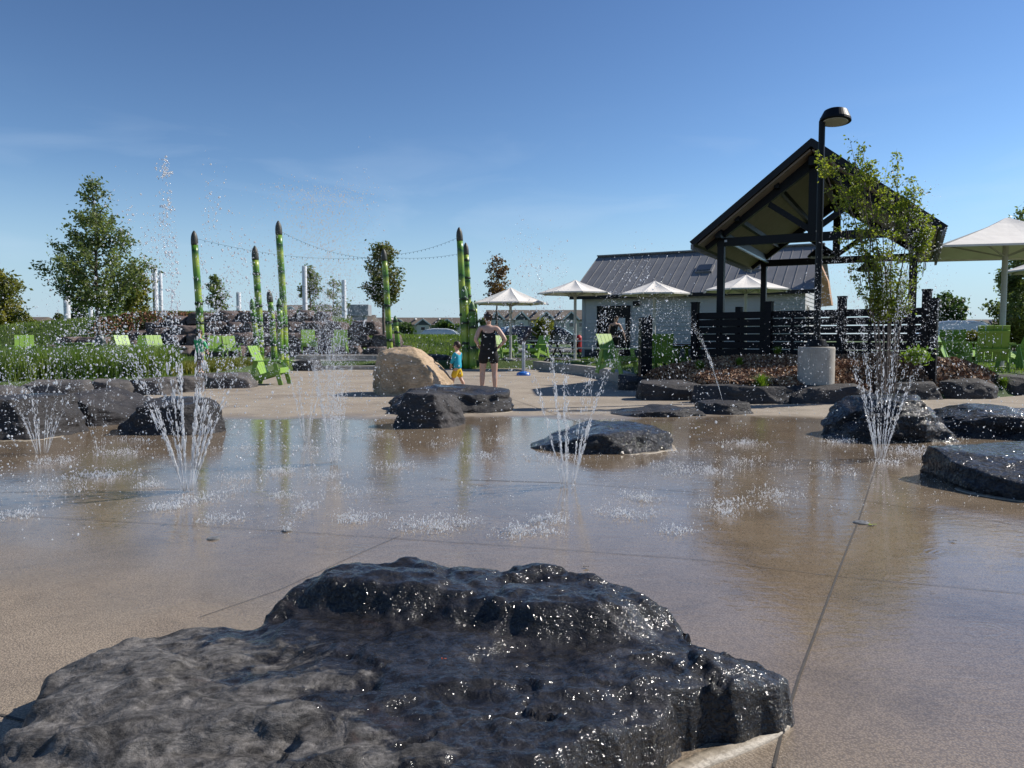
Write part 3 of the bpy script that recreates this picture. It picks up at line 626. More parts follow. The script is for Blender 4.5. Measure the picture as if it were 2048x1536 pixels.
# ------------------------------------------------------------------ pavilion (open gabled shelter)
def pavilion():
    A = Vector((4.36, 18.24)); B = Vector((8.96, 15.77)); u = (B - A).normalized(); WD = (B - A).length; rz = math.atan2(u.y, u.x); L = 7.3
    mid = (A + B) / 2; P = thing('pavilion', 'tall black open pavilion with a steep gable roof and tan underside', 'pavilion', (mid.x, mid.y, .3), rz)
    z0 = -.3; he = 3.38; ha = 5.44; hw = WD / 2; sl = (ha - he) / hw
    ang = math.atan(sl); th = .14
    bm, sm = MT['dark_roof'], MT['soffit']
    for s in (-1, 1):
        a = Vector((s * hw, 0, he + z0)); r = Vector((0, 0, ha + z0)); n = Vector((s * math.sin(ang), 0, math.cos(ang)))
        m = MB(); vs = []
        for y in (0, L):
            for p, k in ((a, 0), (r, 0), (r, th), (a, th)):
                q = p + n * k; 
                if p is r: q = Vector((0, 0, r.z + k / math.cos(ang)))
                vs.append(Vector((q.x, y, q.z)))
        m.add(vs, [(0, 1, 2, 3), (7, 6, 5, 4), (0, 4, 5, 1), (1, 5, 6, 2), (2, 6, 7, 3), (3, 7, 4, 0)])
        # standing seams
        k = 0.2
        while k < L:
            m.beam(a + n * (th + .015) + Vector((0, k, 0)), Vector((0, k, r.z + (th + .015) / math.cos(ang))), .03, .035, n); k += .42
        rp = m.build('roof_panel', bm, P)
        m = MB(); ins = .10
        vs = []
        for y in (ins, L - ins):
            for f_, k in ((.03, -.012), (.985, -.012), (.985, -.05), (.03, -.05)):
                q = a.lerp(r, f_) + n * k; vs.append(Vector((q.x, y, q.z)))
        m.add(vs, [(0, 1, 2, 3), (7, 6, 5, 4), (0, 4, 5, 1), (1, 5, 6, 2), (2, 6, 7, 3), (3, 7, 4, 0)])
        m.build('soffit', sm, rp)
        m = MB(); k = 0
        while k < L: m.box((s * (hw + .02), k, he + z0 - .02), (.06, .05, .12)); k += .11
        m.build('corrugated_edge', MT['roof_metal'], rp)
    # frames
    px = hw * .80; zt = he + (hw - px) * sl - .28 + z0; ys = (.7, 6.6)
    for y in ys:
        m = MB()
        for s in (-1, 1):
            m.beam((s * (hw - .12), y, he + .05 + z0), (0, y, ha - .20 + z0), .16, .24)
            m.beam((s * .98, y, ha - .98 * sl - .32 + z0), (0.06 * s, y, zt + .18), .10, .13)
            m.beam((s * px * .55, y, zt), (s * px * .99, y, zt - .5), .08, .08) if False else None
        m.beam((-px - .1, y, zt), (px + .1, y, zt), .13, .20); m.beam((0, y, zt + .05), (0, y, ha - .3 + z0), .2, .16, (0, 1, 0))
        m.build('truss', MT['black_metal'], P)
        for s in (-1, 1):
            m = MB(); m.box((s * px, y, zt / 2), (.16, .18, zt)); m.box((s * px, y, .06), (.26, .28, .12)); m.build('post', MT['black_metal'], P)
    for s in (-1, 1):
        m = MB(); m.beam((s * px, .3, zt + .18), (s * px, L - .3, zt + .18), .14, .22); m.build('side_beam', MT['black_metal'], P)
        for k, f_ in enumerate((.36, .7)):
            m = MB(); xx = hw * (1 - f_) * s; zz = he + hw * f_ * sl - .10 + z0; m.beam((xx, .4, zz), (xx, L - .4, zz), .10, .12); m.build('purlin', MT['black_metal'], P)
        m = MB(); m.beam((s * (px - .12), .6, zt + .02), (s * (px - .12), L - .6, zt + .02), .06, .05); m.build('lighting_conduit', MT['steel'], P)
    m = MB(); m.beam((0, .3, ha - .25 + z0), (0, L - .3, ha - .25 + z0), .16, .2); m.build('ridge_beam', MT['black_metal'], P)
    # two pendant lamps
    M_ = Matrix.Translation(P.location) @ P.rotation_euler.to_matrix().to_4x4()
    for (lx, ly, lz), lb in (((.0, 2.6, 2.95), 'black dome pendant lamp, nearer and higher of the two under the pavilion roof'), ((1.0, 5.0, 2.75), 'black dome pendant lamp, lower and farther under the pavilion roof')):
        w = M_ @ Vector((lx, ly, lz)); t = thing('pendant_lamp', lb, 'pendant lamp', w, rz, 'pendant lamps under the pavilion')
        m = MB(); m.lathe([(.30, -.03), (.34, 0), (.30, .06), (.14, .20), (.06, .24), (.05, .32)], n=20); m.build('lamp_shade', MT['black_metal'], t, smooth=False)
        m = MB(); m.path([(0, 0, .3), (0, 0, 4.80 - w.z + .3)], .018, 6); m.build('cord', MT['black_metal'], t)
pavilion()

# ------------------------------------------------------------------ slatted fence
def fence():
    A = Vector((XP(1386, 18.1), 18.1, .32)); B = Vector((XP(1866, 14.75), 14.75, .42)); t = thing('slatted_fence', 'black horizontal slat fence with tall posts in front of the pavilion', 'fence', A)
    d = B - A; L = d.length; dn = d.normalized(); back = Vector((-dn.y, dn.x, 0))
    def loc(p): return p - t.location
    npan = [0, .36, .665, .985]
    H = 1.42
    for i in range(len(npan) - 1):
        m = MB()
        for k in range(8):
            z = .13 + k * .172
            a = A.lerp(B, npan[i]) + Vector((0, 0, z)); b = A.lerp(B, npan[i + 1]) + Vector((0, 0, z)); a.z = b.z = .36 + z
            m.beam(a, b, .035, .150)
        for f_ in (.33, .66):
            p = A.lerp(B, npan[i] + (npan[i + 1] - npan[i]) * f_) + back * .05; m.box((p.x, p.y, .4 + .7), (.06, .06, 1.35), math.atan2(dn.y, dn.x))
        m.build('slat_panel', MT['black_wood'], t, world=True)
    for f_, h in ((.01, 1.70), (.36, 1.66), (.665, 1.72), (.975, 1.80), (1.0, 1.62)):
        p = A.lerp(B, f_); m = MB(); m.box((p.x, p.y, .3 + h / 2), (.15, .15, h), math.atan2(dn.y, dn.x)); m.box((p.x, p.y, .3 + h + .015), (.17, .17, .03), math.atan2(dn.y, dn.x)); m.build('post', MT['black_wood'], t, world=True)
    # return panel going back at the left end
    C = A + back * 2.6; m = MB()
    for k in range(8):
        z = .36 + .13 + k * .172; m.beam((A.x, A.y, z), (C.x, C.y, z), .035, .132)
    m.build('slat_panel', MT['black_wood'], t, world=True)
    m = MB(); m.box((C.x, C.y, .3 + .85), (.15, .15, 1.7), math.atan2(dn.y, dn.x)); m.build('post', MT['black_wood'], t, world=True)
fence()
mb = MB(); p = W(1290, 744, 17.6); mb.box((p.x, p.y, .3 + .66), (.27, .22, 1.32), .15); mb.box((p.x, p.y, .3 + 1.335), (.29, .24, .03), .15)
mb.box((p.x + .1, p.y, 1.68), (.05, .05, .07), .15)
tag(mb.build('pedestal', MT['black_metal'], bevel=.006), 'slim black metal pedestal standing between the green chairs left of the fence', 'pedestal')

# ------------------------------------------------------------------ lamp post
def lamp():
    Y = 14.0; x = XP(1633.5, Y); z0 = .27; t = thing('street_lamp', 'tall black lamp post with a tilted disc head on a round concrete base', 'street lamp', (x, Y, 0))
    m = MB(); r = .325; m.lathe([(r * .93, -.1), (r * .95, z0), (r, z0 + .05), (r, z0 + .70), (r * .985, z0 + .725), (r * .95, z0 + .735)], n=48); m.build('concrete_base', MT['concrete'], t, smooth=False)
    m = MB(); zb = z0 + .735; m.lathe([(.185, zb), (.19, zb + .02), (.16, zb + .12), (.15, zb + .14), (.06, zb + .145)], n=28); m.build('base_cover', MT['black_metal'], t)
    m = MB(); m.lathe([(.062, zb + .1), (.060, 3.0), (.056, 5.13), (.05, 5.14)], n=20); m.build('pole', MT['black_metal'], t)
    m = MB(); c = Vector((.22, -.05, 5.18)); m.lathe([(.26, -.075), (.275, -.07), (.27, -.03), (.205, .115), (.17, .135), (.0, .14)], n=36); rot = Matrix.Translation(c) @ Matrix.Rotation(R(4), 4, 'Y') @ Matrix.Rotation(R(-5), 4, 'X')
    m.v = [tuple(rot @ Vector(v)) for v in m.v]; hd = m.build('lamp_head', MT['black_metal'], t)
    m = MB(); m.lathe([(.215, -.088), (.22, -.08), (.20, -.074)], n=30); m.v = [tuple(rot @ Vector(v)) for v in m.v]; m.build('lens', mk('lamp_lens', (.45, .45, .40), (.3, .3, .27), 40, .3), hd)
    m = MB(); m.box((.07, -.02, 5.16), (.2, .1, .07)); m.build('bracket', MT['black_metal'], t)
lamp()

# ------------------------------------------------------------------ umbrellas
def umbrella(px, Y, w, zap, zed, label, square=False, rz=0.0, ground=.3, group='white parasols on the lawn'):
    x = XP(px, Y); t = thing('umbrella', label, 'umbrella', (x, Y, ground), rz, group)
    n = 4 if square else 8; r = w / 2 / (math.cos(math.pi / n) if square else 1); za, ze = zap - ground, zed - ground
    m = MB(); vs = []; K = 6; S = 6
    tot = n * S
    for k in range(K + 1):
        f_ = k / K
        for i in range(tot):
            a = 2 * math.pi * i / tot; seg = (i % S) / S; rad = r * (math.cos(math.pi / n) / math.cos((seg - .5) * 2 * math.pi / n))
            z = za + (ze - za) * f_ ** .93 - .05 * math.sin(math.pi * f_) * math.sin(math.pi * seg) * (1 if not square else .8)
            rr = max(.02, f_) * rad * (1 - .02 * math.sin(math.pi * seg))
            vs.append((rr * math.cos(a), rr * math.sin(a), z))
    fs = [(k * tot + i, (k + 1) * tot + i, (k + 1) * tot + (i + 1) % tot, k * tot + (i + 1) % tot) for k in range(K) for i in range(tot)]
    fs.append(tuple(range(tot)))
    # valance
    b = len(vs)
    for i in range(tot): vs.append((vs[K * tot + i][0], vs[K * tot + i][1], vs[K * tot + i][2] - .05))
    fs += [(K * tot + i, b + i, b + (i + 1) % tot, K * tot + (i + 1) % tot) for i in range(tot)]
    m.add(vs, fs); o = m.build('canopy', MT['canvas'], t, smooth=False)
    sm_ = o.modifiers.new('thickness', 'SOLIDIFY'); sm_.thickness = .006
    m = MB(); m.lathe([(.055 if not square else .07, 0), (.055 if not square else .07, za - .06)], n=12); m.lathe([(.22, 0), (.22, .05), (.08, .06)], n=16); m.build('pole', MT['pole_metal'], t)
    for i in range(n):
        a = 2 * math.pi * i / n; cx, cy = math.cos(a), math.sin(a); rr = r * (1.04 if not square else 1.07)
        m = MB(); m.beam((.06 * cx, .06 * cy, za - .09), (rr * cx, rr * cy, ze - .05), .035, .05)
        m.beam((.07 * cx, .07 * cy, ze - .12), (r * .55 * cx, r * .55 * cy, za + (ze - za) * .55 - .08), .03, .04); m.build('rib', MT['pole_metal'], t)
umbrella(1021, 29.5, 2.95, W(1021, 575, 29.5).z, W(1021, 606, 29.5).z, 'white parasol just right of the tallest green stalks, leftmost of the white parasols', rz=.2)
umbrella(1150, 28.2, 2.75, W(1150, 560, 28.2).z, W(1150, 586, 28.2).z, 'white parasol at the left corner of the grey building', rz=.1)
umbrella(1308, 27.0, 2.6, W(1308, 562, 27).z, W(1308, 588, 27).z, 'white parasol in front of the middle of the grey building', rz=.3)
umbrella(1490, 27.6, 3.1, W(1490, 550, 27.6).z, W(1490, 580, 27.6).z, 'white parasol seen between the front posts of the pavilion', rz=.15)
umbrella(2004, 19.5, 3.9, W(2004, 436, 19.5).z, W(2004, 503, 19.5).z, 'large square white parasol at the right, nearest and biggest of the parasols', True, R(30), .38)
umbrella(2105, 25.0, 2.9, W(2105, 505, 25).z, W(2105, 540, 25).z, 'parasol at the right edge, mostly out of the picture behind the large square one', rz=.4)

# ------------------------------------------------------------------ service building
def building():
    O = Vector((3.3, 35.2, .3)); rz = math.atan2(-4.6, 8.55); t = thing('service_building', 'grey clapboard building with a dark standing seam metal roof and roof windows', 'building', O, rz)
    L = 9.7; D = 6.0; he = 2.98; ha = 4.82; M4 = Matrix.Translation(O) @ Matrix.Rotation(rz, 4, 'Z')
    m = MB(); m.prism([(0, 0), (D, 0), (D, he), (D / 2, ha - .1), (0, he)], 0, L, 'x'); w = m.build('wall', MT['siding'], t)
    # clapboards
    m = MB(); z = .35
    while z < he - .12:
        m.add([(-.005, -.003, z), (L + .005, -.003, z), (L + .005, -.028, z), (-.005, -.028, z), (-.005, -.003, z + .17), (L + .005, -.003, z + .17)], [(0, 1, 2, 3), (3, 2, 5, 4), (0, 3, 4), (1, 5, 2)])
        z += .172
    z = .35
    while z < ha - .3:
        yy = 0 if z < he else (z + .17 - he) / (ha - he) * D / 2
        m.add([(L + .003, yy, z), (L + .003, D - yy, z), (L + .028, D - yy, z), (L + .028, yy, z), (L + .003, yy, z + .17), (L + .003, D - yy, z + .17)], [(0, 1, 2, 3), (3, 2, 5, 4), (0, 3, 4), (1, 5, 2)]); z += .172
    m.build('clapboards', MT['siding'], w)
    m = MB(); m.box((L / 2, -.02, .16), (L + .06, .05, .34)); m.build('base_course', mk('dark_base', (.07, .07, .075), None, 5, .8), w)
    m = MB()
    ct = mk('trim_grey', (.42, .43, .43), None, 4, .6); m.box((.06, -.02, he / 2), (.14, .07, he)); m.build('corner_trim', ct, w)
    m = MB(); m.box((L - .02, -.02, he / 2), (.15, .07, he)); m.box((L + .02, .085, he / 2), (.07, .14, he)); m.build('corner_trim', ct, w)
    oh = .45; sl = (ha - he) / (D / 2); th = .10
    rr = None
    for s in (0, 1):
        m = MB(); e = (-oh, he - oh * sl) if s == 0 else (D + oh, he - oh * sl); r_ = (D / 2, ha)
        vs = [(x, p[0], p[1] + k) for x in (-oh, L + oh) for p, k in ((e, .02), (r_, .02), (r_, .02 + th), (e, .02 + th))]
        m.add(vs, [(0, 1, 2, 3), (7, 6, 5, 4), (0, 4, 5, 1), (1, 5, 6, 2), (2, 6, 7, 3), (3, 7, 4, 0)])
        x = -oh + .02
        while x < L + oh: m.beam((x, e[0], e[1] + th + .03), (x, r_[0], r_[1] + th + .03), .022, .03); x += .405
        o = m.build('roof', MT['roof_metal'], t)
        rr = rr or o
        m = MB(); m.box(((L) / 2, e[0] - .02 * (1 if s == 0 else -1), e[1] + .02), (L + 2 * oh + .02, .05, .15)); m.build('gutter', MT['black_metal'], o)
    m = MB(); m.beam((-oh, D / 2, ha + th + .06), (L + oh, D / 2, ha + th + .06), .3, .06); m.build('ridge_cap', MT['roof_metal'], rr)
    for xs_ in (5.35, 7.45):
        f_ = .52; y = -oh + (D / 2 + oh) * f_; z = he - oh * sl + (D / 2 + oh) * f_ * sl + th + .06; a = math.atan(sl)
        m = MB(); m.box((xs_, y, z), (.74, .70, .12), rx=a); k = m.build('roof_window', MT['roof_metal'], t)
        m = MB(); m.box((xs_, y - .065 * math.sin(a), z + .065), (.60, .54, .03), rx=a); m.build('pane', MT['glass'], k)
    # doors and openings in the front wall
    m = MB(); m.box((1.55, -.04, 1.12), (1.45, .06, 2.24)); d = m.build('door', MT['black_metal'], t)
    m = MB(); m.box((.80, -.06, 1.14), (.08, .1, 2.32)); m.box((2.30, -.06, 1.14), (.08, .1, 2.32)); m.box((1.55, -.06, 2.3), (1.6, .1, .08)); m.build('door_frame', MT['black_metal'], d)
    m = MB(); m.box((2.1, -.10, 1.05), (.03, .05, .25)); m.build('handle', MT['steel'], d)
    m = MB(); m.box((1.95, -.085, 1.5), (.36, .02, .55)); m.build('notice', MT['trim_white'], d)
    m = MB(); m.box((2.65, -.12, 2.42), (.26, .2, .2)); m.build('wall_lamp', MT['black_metal'], t)
    m = MB(); m.box((3.15, -.10, .95), (.5, .16, .42)); m.build('drinking_fountain', MT['steel'], t)
    m = MB(); m.box((L + .04, 1.1, 1.55), (.06, .42, 1.3)); k = m.build('window', MT['trim_white'], t); m = MB(); m.box((L + .075, 1.1, 1.55), (.02, .32, 1.2)); m.build('pane', MT['glass'], k)
    # cedar clad gable over the entrance porch at the right end
    m = MB(); x0 = L + oh
    m.prism([(x0, he - .85), (x0 + .62, he - .80), (x0 + .46, he + .15), (x0 + .12, he + .95), (x0, he + 1.0)], -.2, .5, 'y'); m.build('cedar_gable', MT['cedar'], t)
    m = MB(); m.box((x0 + .3, .15, he - 1.02), (1.0, .25, .05)); m.box((x0 + .75, .15, he - 1.30), (.42, .4, .12)); m.build('entrance_lamp', MT['black_metal'], t)
building()

# ------------------------------------------------------------------ painted green stalks (spray poles), white birch poles, string lights
def stalk_mat(name, seg, ph):
    m = bpy.data.materials.new(name); nt, b, out = nodes(m); g = nt.nodes.new('ShaderNodeTexCoord'); sx = nt.nodes.new('ShaderNodeSeparateXYZ'); nt.links.new(g.outputs['Object'], sx.inputs[0])
    z = mth(nt, 'ADD', mth(nt, 'DIVIDE', sx.outputs[2], seg), mth(nt, 'ADD', mth(nt, 'MULTIPLY', nz(nt, g.outputs['Object'], 5, 3), .30), ph))
    fr = mth(nt, 'FRACT', z)
    col = ramp(nt, fr, [(0.0, (.06, .18, .015)), (.3, (.16, .30, .03)), (.62, (.38, .46, .07)), (.86, (.06, .15, .015)), (.97, (.012, .05, .008)), (1.0, (.06, .18, .015))])
    n = nz(nt, pos(nt, (9, 9, .8)), 3, 4); col = mixc(nt, .6, col, ramp(nt, n, [(.3, .65), (.7, 1.25)]), 'MULTIPLY')
    nt.links.new(col, b.inputs['Base Color']); b.inputs['Roughness'].default_value = .32
    return m
SM = [stalk_mat('stalk_green_a', .95, 0), stalk_mat('stalk_green_b', .62, .3)]
tipm = mk('stalk_tip', (.035, .045, .03), (.07, .06, .05), 14, .5, bmp=.5, bscale=30, bdist=.01)
nodm = mk('stalk_node', (.010, .022, .006), (.02, .04, .012), 14, .5)
lime = mk('stalk_lime_tip', (.10, .22, .05), (.05, .12, .04), 9, .45)
def stalk(pxt, pyt, pxb, Y, w, label, dark_tip=True, nodes_=(), zb=.0, m_=0):
    b = Vector((XP(pxb, Y), Y, zb)); tp = W(pxt, pyt, Y); H = tp.z - zb; r = w / F * Y / 2; lean = Vector((tp.x - b.x, 0, H))
    t = thing('green_stalk', label, 'sculpture pole', b, 0, 'green painted plant stalk poles')
    tl = r * 4.2; m = MB()
    pts = []; rad = []
    for k in range(15):
        f_ = k / 14 * (1 - tl / H); pts.append(Vector((lean.x * f_ + .02 * math.sin(f_ * 5 + pxb), 0, H * f_))); rad.append(r * (1.06 - .12 * f_))
    m.path(pts, rad, 18); m.build('shaft', SM[m_], t, smooth=True)
    top = pts[-1]; m = MB(); m.path([top + Vector((lean.x / H * z * tl, 0, z * tl)) for z in (-.02, .1, .38, .62, .8, .93, 1.0)], [rad[-1] * q for q in (1.0, 1.07, 1.05, .92, .66, .34, .05)], 18)
    m.build('tip', tipm if dark_tip else lime, t, smooth=True)
    for y_ in nodes_:
        z = W(pxb, y_, Y).z - zb
        if z <= 0.02: continue
        f_ = z / H; c = Vector((lean.x * f_ + .02 * math.sin(f_ * 5 + pxb), 0, z)); rr = r * (1.06 - .12 * f_); m = MB()
        vs = []; K = 20; rg = random.Random(int(pxb + y_))
        for k in range(K):
            a = 2 * math.pi * k / K; hz = .03 + rg.random() * .05
            vs += [c + Vector(((rr + .012) * math.cos(a), (rr + .012) * math.sin(a), -.035 - rg.random() * .015)), c + Vector(((rr + .022) * math.cos(a), (rr + .022) * math.sin(a), 0)), c + Vector(((rr + .008) * math.cos(a), (rr + .008) * math.sin(a), hz))]
        m.add(vs, [(3 * k + j, 3 * ((k + 1) % K) + j, 3 * ((k + 1) % K) + j + 1, 3 * k + j + 1) for k in range(K) for j in (0, 1)]); m.build('node', nodm, t, fix=False)
stalk(389, 461, 402, 23.5, 13.5, 'tall green stalk with a black tip rising behind the boy in green', nodes_=(607, 646, 700), zb=.28)
stalk(397, 574, 402, 24.2, 9, 'short stalk almost hidden behind the tall stalk at the boy in green', False, (645,), zb=.28)
stalk(510, 491, 521, 29.2, 13.5, 'tall mottled stalk with a black tip, left of the middle pair', nodes_=(548, 612, 652, 692), zb=.25, m_=1)
stalk(504, 597, 515, 28.6, 10.5, 'short green stalk in front of the tall mottled stalk', False, (643, 675), zb=.25)
stalk(537, 579, 551, 28.2, 12, 'grey tipped medium stalk leaning right behind the green chair', True, (640, 690), zb=.1, m_=1)
stalk(557, 441, 571, 27.6, 13.5, 'tallest green stalk with a black tip beside the single green chair', nodes_=(652, 705), zb=0)
stalk(557, 596, 563, 27.2, 11.5, 'short lime tipped stalk hugging the foot of the tallest left stalk', False, (612, 655), zb=0)
stalk(766, 497, 783, 29.5, 11.5, 'leaning stalk in front of the round crowned tree behind the tan boulder', nodes_=(611, 645, 681), zb=.2, m_=1)
stalk(790, 631, 797, 29.0, 10, 'short stalk right behind the tan boulder', False, (643, 665, 695), zb=.2)
stalk(917, 454, 933, 29.3, 13, 'tallest stalk of the dense cluster beside the woman, black tipped', nodes_=(630, 690), zb=0)
stalk(931, 485, 941, 29.9, 11.5, 'second tallest stalk of the cluster beside the woman', nodes_=(521, 556, 592, 640), zb=0, m_=1)
stalk(927, 571, 934, 28.7, 13.5, 'medium lime tipped stalk at the front of the cluster, left one', False, (598, 646, 687), zb=0)
stalk(943, 602, 947, 28.5, 13, 'medium stalk at the front of the cluster, next to the woman', False, (621, 655, 695), zb=0)
stalk(951, 600, 955, 30.4, 8, 'thin stalk half hidden behind the cluster, touching the woman', False, (645,), zb=0)
def birch(px, yt, Y, w, label, zb):
    x = XP(px, Y); zt = W(px, yt, Y).z; r = w / F * Y / 2; m = MB(); m.path([(x, Y, zb - .4), (x, Y, (zb + zt) / 2), (x, Y, zt)], r, 16)
    tag(m.build('birch_pole', MT['birch_pole'], smooth=False), label, 'white pole', 'white poles painted like birch trunks')
for px, yt, Y, w, lb in ((136, 553, 41, 12, 'white birch patterned pole, leftmost, behind the big tree'), (183, 588, 46, 8, 'thin white birch patterned pole just left of the big tree trunk'), (313, 534, 42, 10, 'taller of the two adjoining white birch poles right of the big tree'), (324, 541, 45, 7.5, 'thinner of the two adjoining white birch poles right of the big tree'),
                         (479, 585, 44, 9, 'short white birch pole above the stone wall left of the stalks'), (611, 532, 41, 9.5, 'white birch pole right of the tallest left stalk'), (689, 560, 45, 9, 'white birch pole left of the leaning stalk')):
    birch(px, yt, Y, w, lb, gz(XP(px, Y), Y))
def strand(label, P0, P1, sag, nb):
    P0, P1 = Vector(P0), Vector(P1); t = thing('string_lights', label, 'string lights', P0, 0, 'string lights hung between the stalks')
    pts = [P0.lerp(P1, k / 40) - Vector((0, 0, sag * 4 * (k / 40) * (1 - k / 40))) - P0 for k in range(41)]
    m = MB(); m.path(pts, .004, 5); m.build('cable', MT['black_metal'], t)
    m = MB()
    for k in range(1, nb):
        f_ = k / nb; p = P0.lerp(P1, f_) - Vector((0, 0, sag * 4 * f_ * (1 - f_) + .01)) - P0; m.lathe([(.008, 0), (.008, -.01), (.012, -.022), (.010, -.035), (.004, -.042)], p, 7)
    m.build('bulbs', MT['black_metal'], t)
strand('string of lights from the left stalk past the tallest left stalk to the leaning stalk', W(396, 478, 23.5), W(770, 512, 29.5), .30, 34)
strand('string of lights from the tallest left stalk down to the leaning stalk', W(560, 462, 27.6), W(768, 516, 29.4), .28, 26)
strand('string of lights from the leaning stalk to the tallest stalk of the cluster, upper one', W(772, 510, 29.4), W(914, 476, 29.3), .14, 18)
strand('string of lights from the leaning stalk to the second stalk of the cluster, lower one', W(772, 514, 29.4), W(929, 505, 29.9), .12, 20)

# ------------------------------------------------------------------ water cannon
t = thing('water_cannon', 'dark tilted water cannon on a grey post with a blue round foot', 'water cannon', (XP(1047, 23.5), 23.5, 0))
m = MB(); m.lathe([(.22, 0), (.22, .04), (.19, .09), (.10, .12), (.06, .13)], n=28); m.build('foot', MT['blue'], t)
m = MB(); m.lathe([(.055, .1), (.055, .98), (.075, 1.0), (.075, 1.06)], n=18); m.build('post', MT['steel'], t)
m = MB(); m.path([(-.12, 0, .98), (0, 0, 1.14), (.16, 0, 1.42), (.2, 0, 1.5)], [.06, .10, .11, .08], 14); m.build('barrel', mk('dark_purple_metal', (.02, .015, .03), (.035, .03, .045), 8, .4), t)
m = MB(); m.path([(-.25, 0, 1.52), (.1, 0, 1.50), (.42, 0, 1.28)], .02, 8); m.box((.1, 0, 1.40), (.32, .05, .1)); m.build('handle', MT['cardark'], t)
# ------------------------------------------------------------------ green low armchairs
def chair(label, loc, rz, group):
    t = thing('garden_chair', label, 'chair', loc, rz, group)
    # local: x = width, -y = front
    m = MB(); la = R(24); sy, sz = .20, .34
    for i in range(4):
        x = -.216 + i * .144; c0 = Vector((x, sy - .04, sz - .10)); m.beam(c0, c0 + Vector((0, math.sin(la) * .80, math.cos(la) * .80)), .134, .022, (0, -1, 0)) if False else None
        c1 = c0 + Vector((0, math.sin(la) * .80, math.cos(la) * .80)); d = (c1 - c0).normalized(); a = Vector((1, 0, 0)) * .066; b = d.cross(Vector((1, 0, 0))).normalized() * .011
        m.add([c0 - a - b, c0 + a - b, c0 + a + b, c0 - a + b, c1 - a - b, c1 + a - b, c1 + a + b, c1 - a + b], [(0, 1, 2, 3), (7, 6, 5, 4), (0, 4, 5, 1), (1, 5, 6, 2), (2, 6, 7, 3), (3, 7, 4, 0)])
    m.box((0, sy + .12, sz + .12), (.56, .03, .07), rx=-la); m.box((0, sy + .30, sz + .50), (.56, .03, .06), rx=-la); m.build('backrest', MT['chair'], t)
    m = MB()
    for i in range(4): m.box((0, -.27 + i * .135, .40 - i * .045), (.56, .125, .022), rx=-R(18))
    m.box((0, -.335, .36), (.58, .022, .12)); m.build('seat', MT['chair'], t)
    for s in (-1, 1):
        m = MB(); m.box((s * .335, -.02, .60), (.13, .78, .024)); m.build('arm', MT['chair'], t)
        m = MB(); m.beam((s * .30, -.20, .59), (s * .30, -.36, 0), .026, .11, (0, 1, 0)); m.build('leg', MT['chair'], t)
        m = MB(); m.beam((s * .30, .26, .59), (s * .30, .42, 0), .026, .11, (0, 1, 0)); m.beam((s * .287, -.30, .33), (s * .287, .38, .13), .026, .11, (0, 0, 1)); m.build('leg', MT['chair'], t)
    return t
first_chair = None
def put_chair(px, ybot, Y, rz, label, zb=None, group='green garden chairs', dx=0):
    global first_chair
    x = XP(px, Y) + dx; z = gz(x, Y) if zb is None else zb
    if first_chair is None:
        first_chair = chair(label, (x, Y, z), R(rz), group); return first_chair
    r = first_chair.copy(); COL.objects.link(r); r.location = (x, Y, z); r.rotation_euler = (0, 0, R(rz)); r['label'] = label; r['group'] = group
    for ch in list(first_chair.children):
        c = ch.copy(); COL.objects.link(c); c.parent = r
    return r
CH = [
 (541, 18.9, 86, 'green armchair standing alone on the pad edge in front of the stalks, turned sideways', 0.0),
 (430, 33.0, 24, 'lit green chair right of the boy in green, the nearer of the pair', None), (463, 34.3, 38, 'lit green chair right of the boy in green, the farther of the pair', None),
 (618, 31.5, 20, 'green chair on the terrace behind the steps, left one of two', .55), (679, 31.8, 6, 'green chair on the terrace behind the steps, right one of two, veiled by spray', .55),
 (48, 25.5, 32, 'bright green chair on the lawn at far left, its slatted back lit', None), (-8, 23.0, 60, 'green chair cut by the left edge of the picture', None),
 (258, 27.5, 62, 'green chair right of the big tree, facing the pair beside it', None), (284, 29.0, 10, 'green chair between two others below the stone wall', None), (318, 27.5, 50, 'green chair leaning, left of the boy in green', None),
 (1236, 18.6, 42, 'green chair with a sunlit back, left of the slim black pedestal', .3), (1318, 18.9, 178, 'dark green chair seen from its back right of the pedestal', .3), (1372, 19.9, -100, 'green chair half hidden behind the left end of the fence', .3),
 (1912, 16.3, 52, 'green chair with a sunlit slatted back beside the right end of the fence', None), (1985, 16.0, 150, 'dark green chair seen from behind, second from the right edge', None), (2040, 18.5, 190, 'green chair in the shade at the right edge of the picture', None),
 (1905, 18.6, 150, 'green chair farther back between the two nearest right chairs', None),
 (1005, 31.0, 40, 'green chair on the grass just right of the woman', .3), (1022, 33.0, 180, 'green chair behind the pole of the leftmost white parasol', .3), (1075, 32.0, -40, 'green chair behind the water cannon', .3),
]
for px, Y, rz, lb, zb in CH: put_chair(px, 0, Y, rz, lb, zb)
# low green tables
def table(px, Y, rz, label, zb=None, cloth=None):
    x = XP(px, Y); z = gz(x, Y) if zb is None else zb; t = thing('garden_table', label, 'table', (x, Y, z), R(rz))
    m = MB()
    for i in range(6): m.box((0, -.31 + i * .124, .70), (.95, .118, .024))
    m.build('tabletop', cloth or MT['chair'], t)
    for sx_ in (-1, 1):
        for sy_ in (-1, 1): m = MB(); m.beam((sx_ * .40, sy_ * .26, .69), (sx_ * .44, sy_ * .31, 0), .09, .03, (0, 1, 0)); m.build('leg', MT['chair'], t)
    m = MB(); m.box((0, 0, .62), (.86, .03, .09)); m.build('rail', MT['chair'], t)
table(150, 24.5, 5, 'green slatted table below the big tree between green chairs')
table(1352, 19.6, 10, 'small table with a reddish brown top behind the fence end', .3, mk('red_brown', (.22, .07, .04), None, 6, .5))
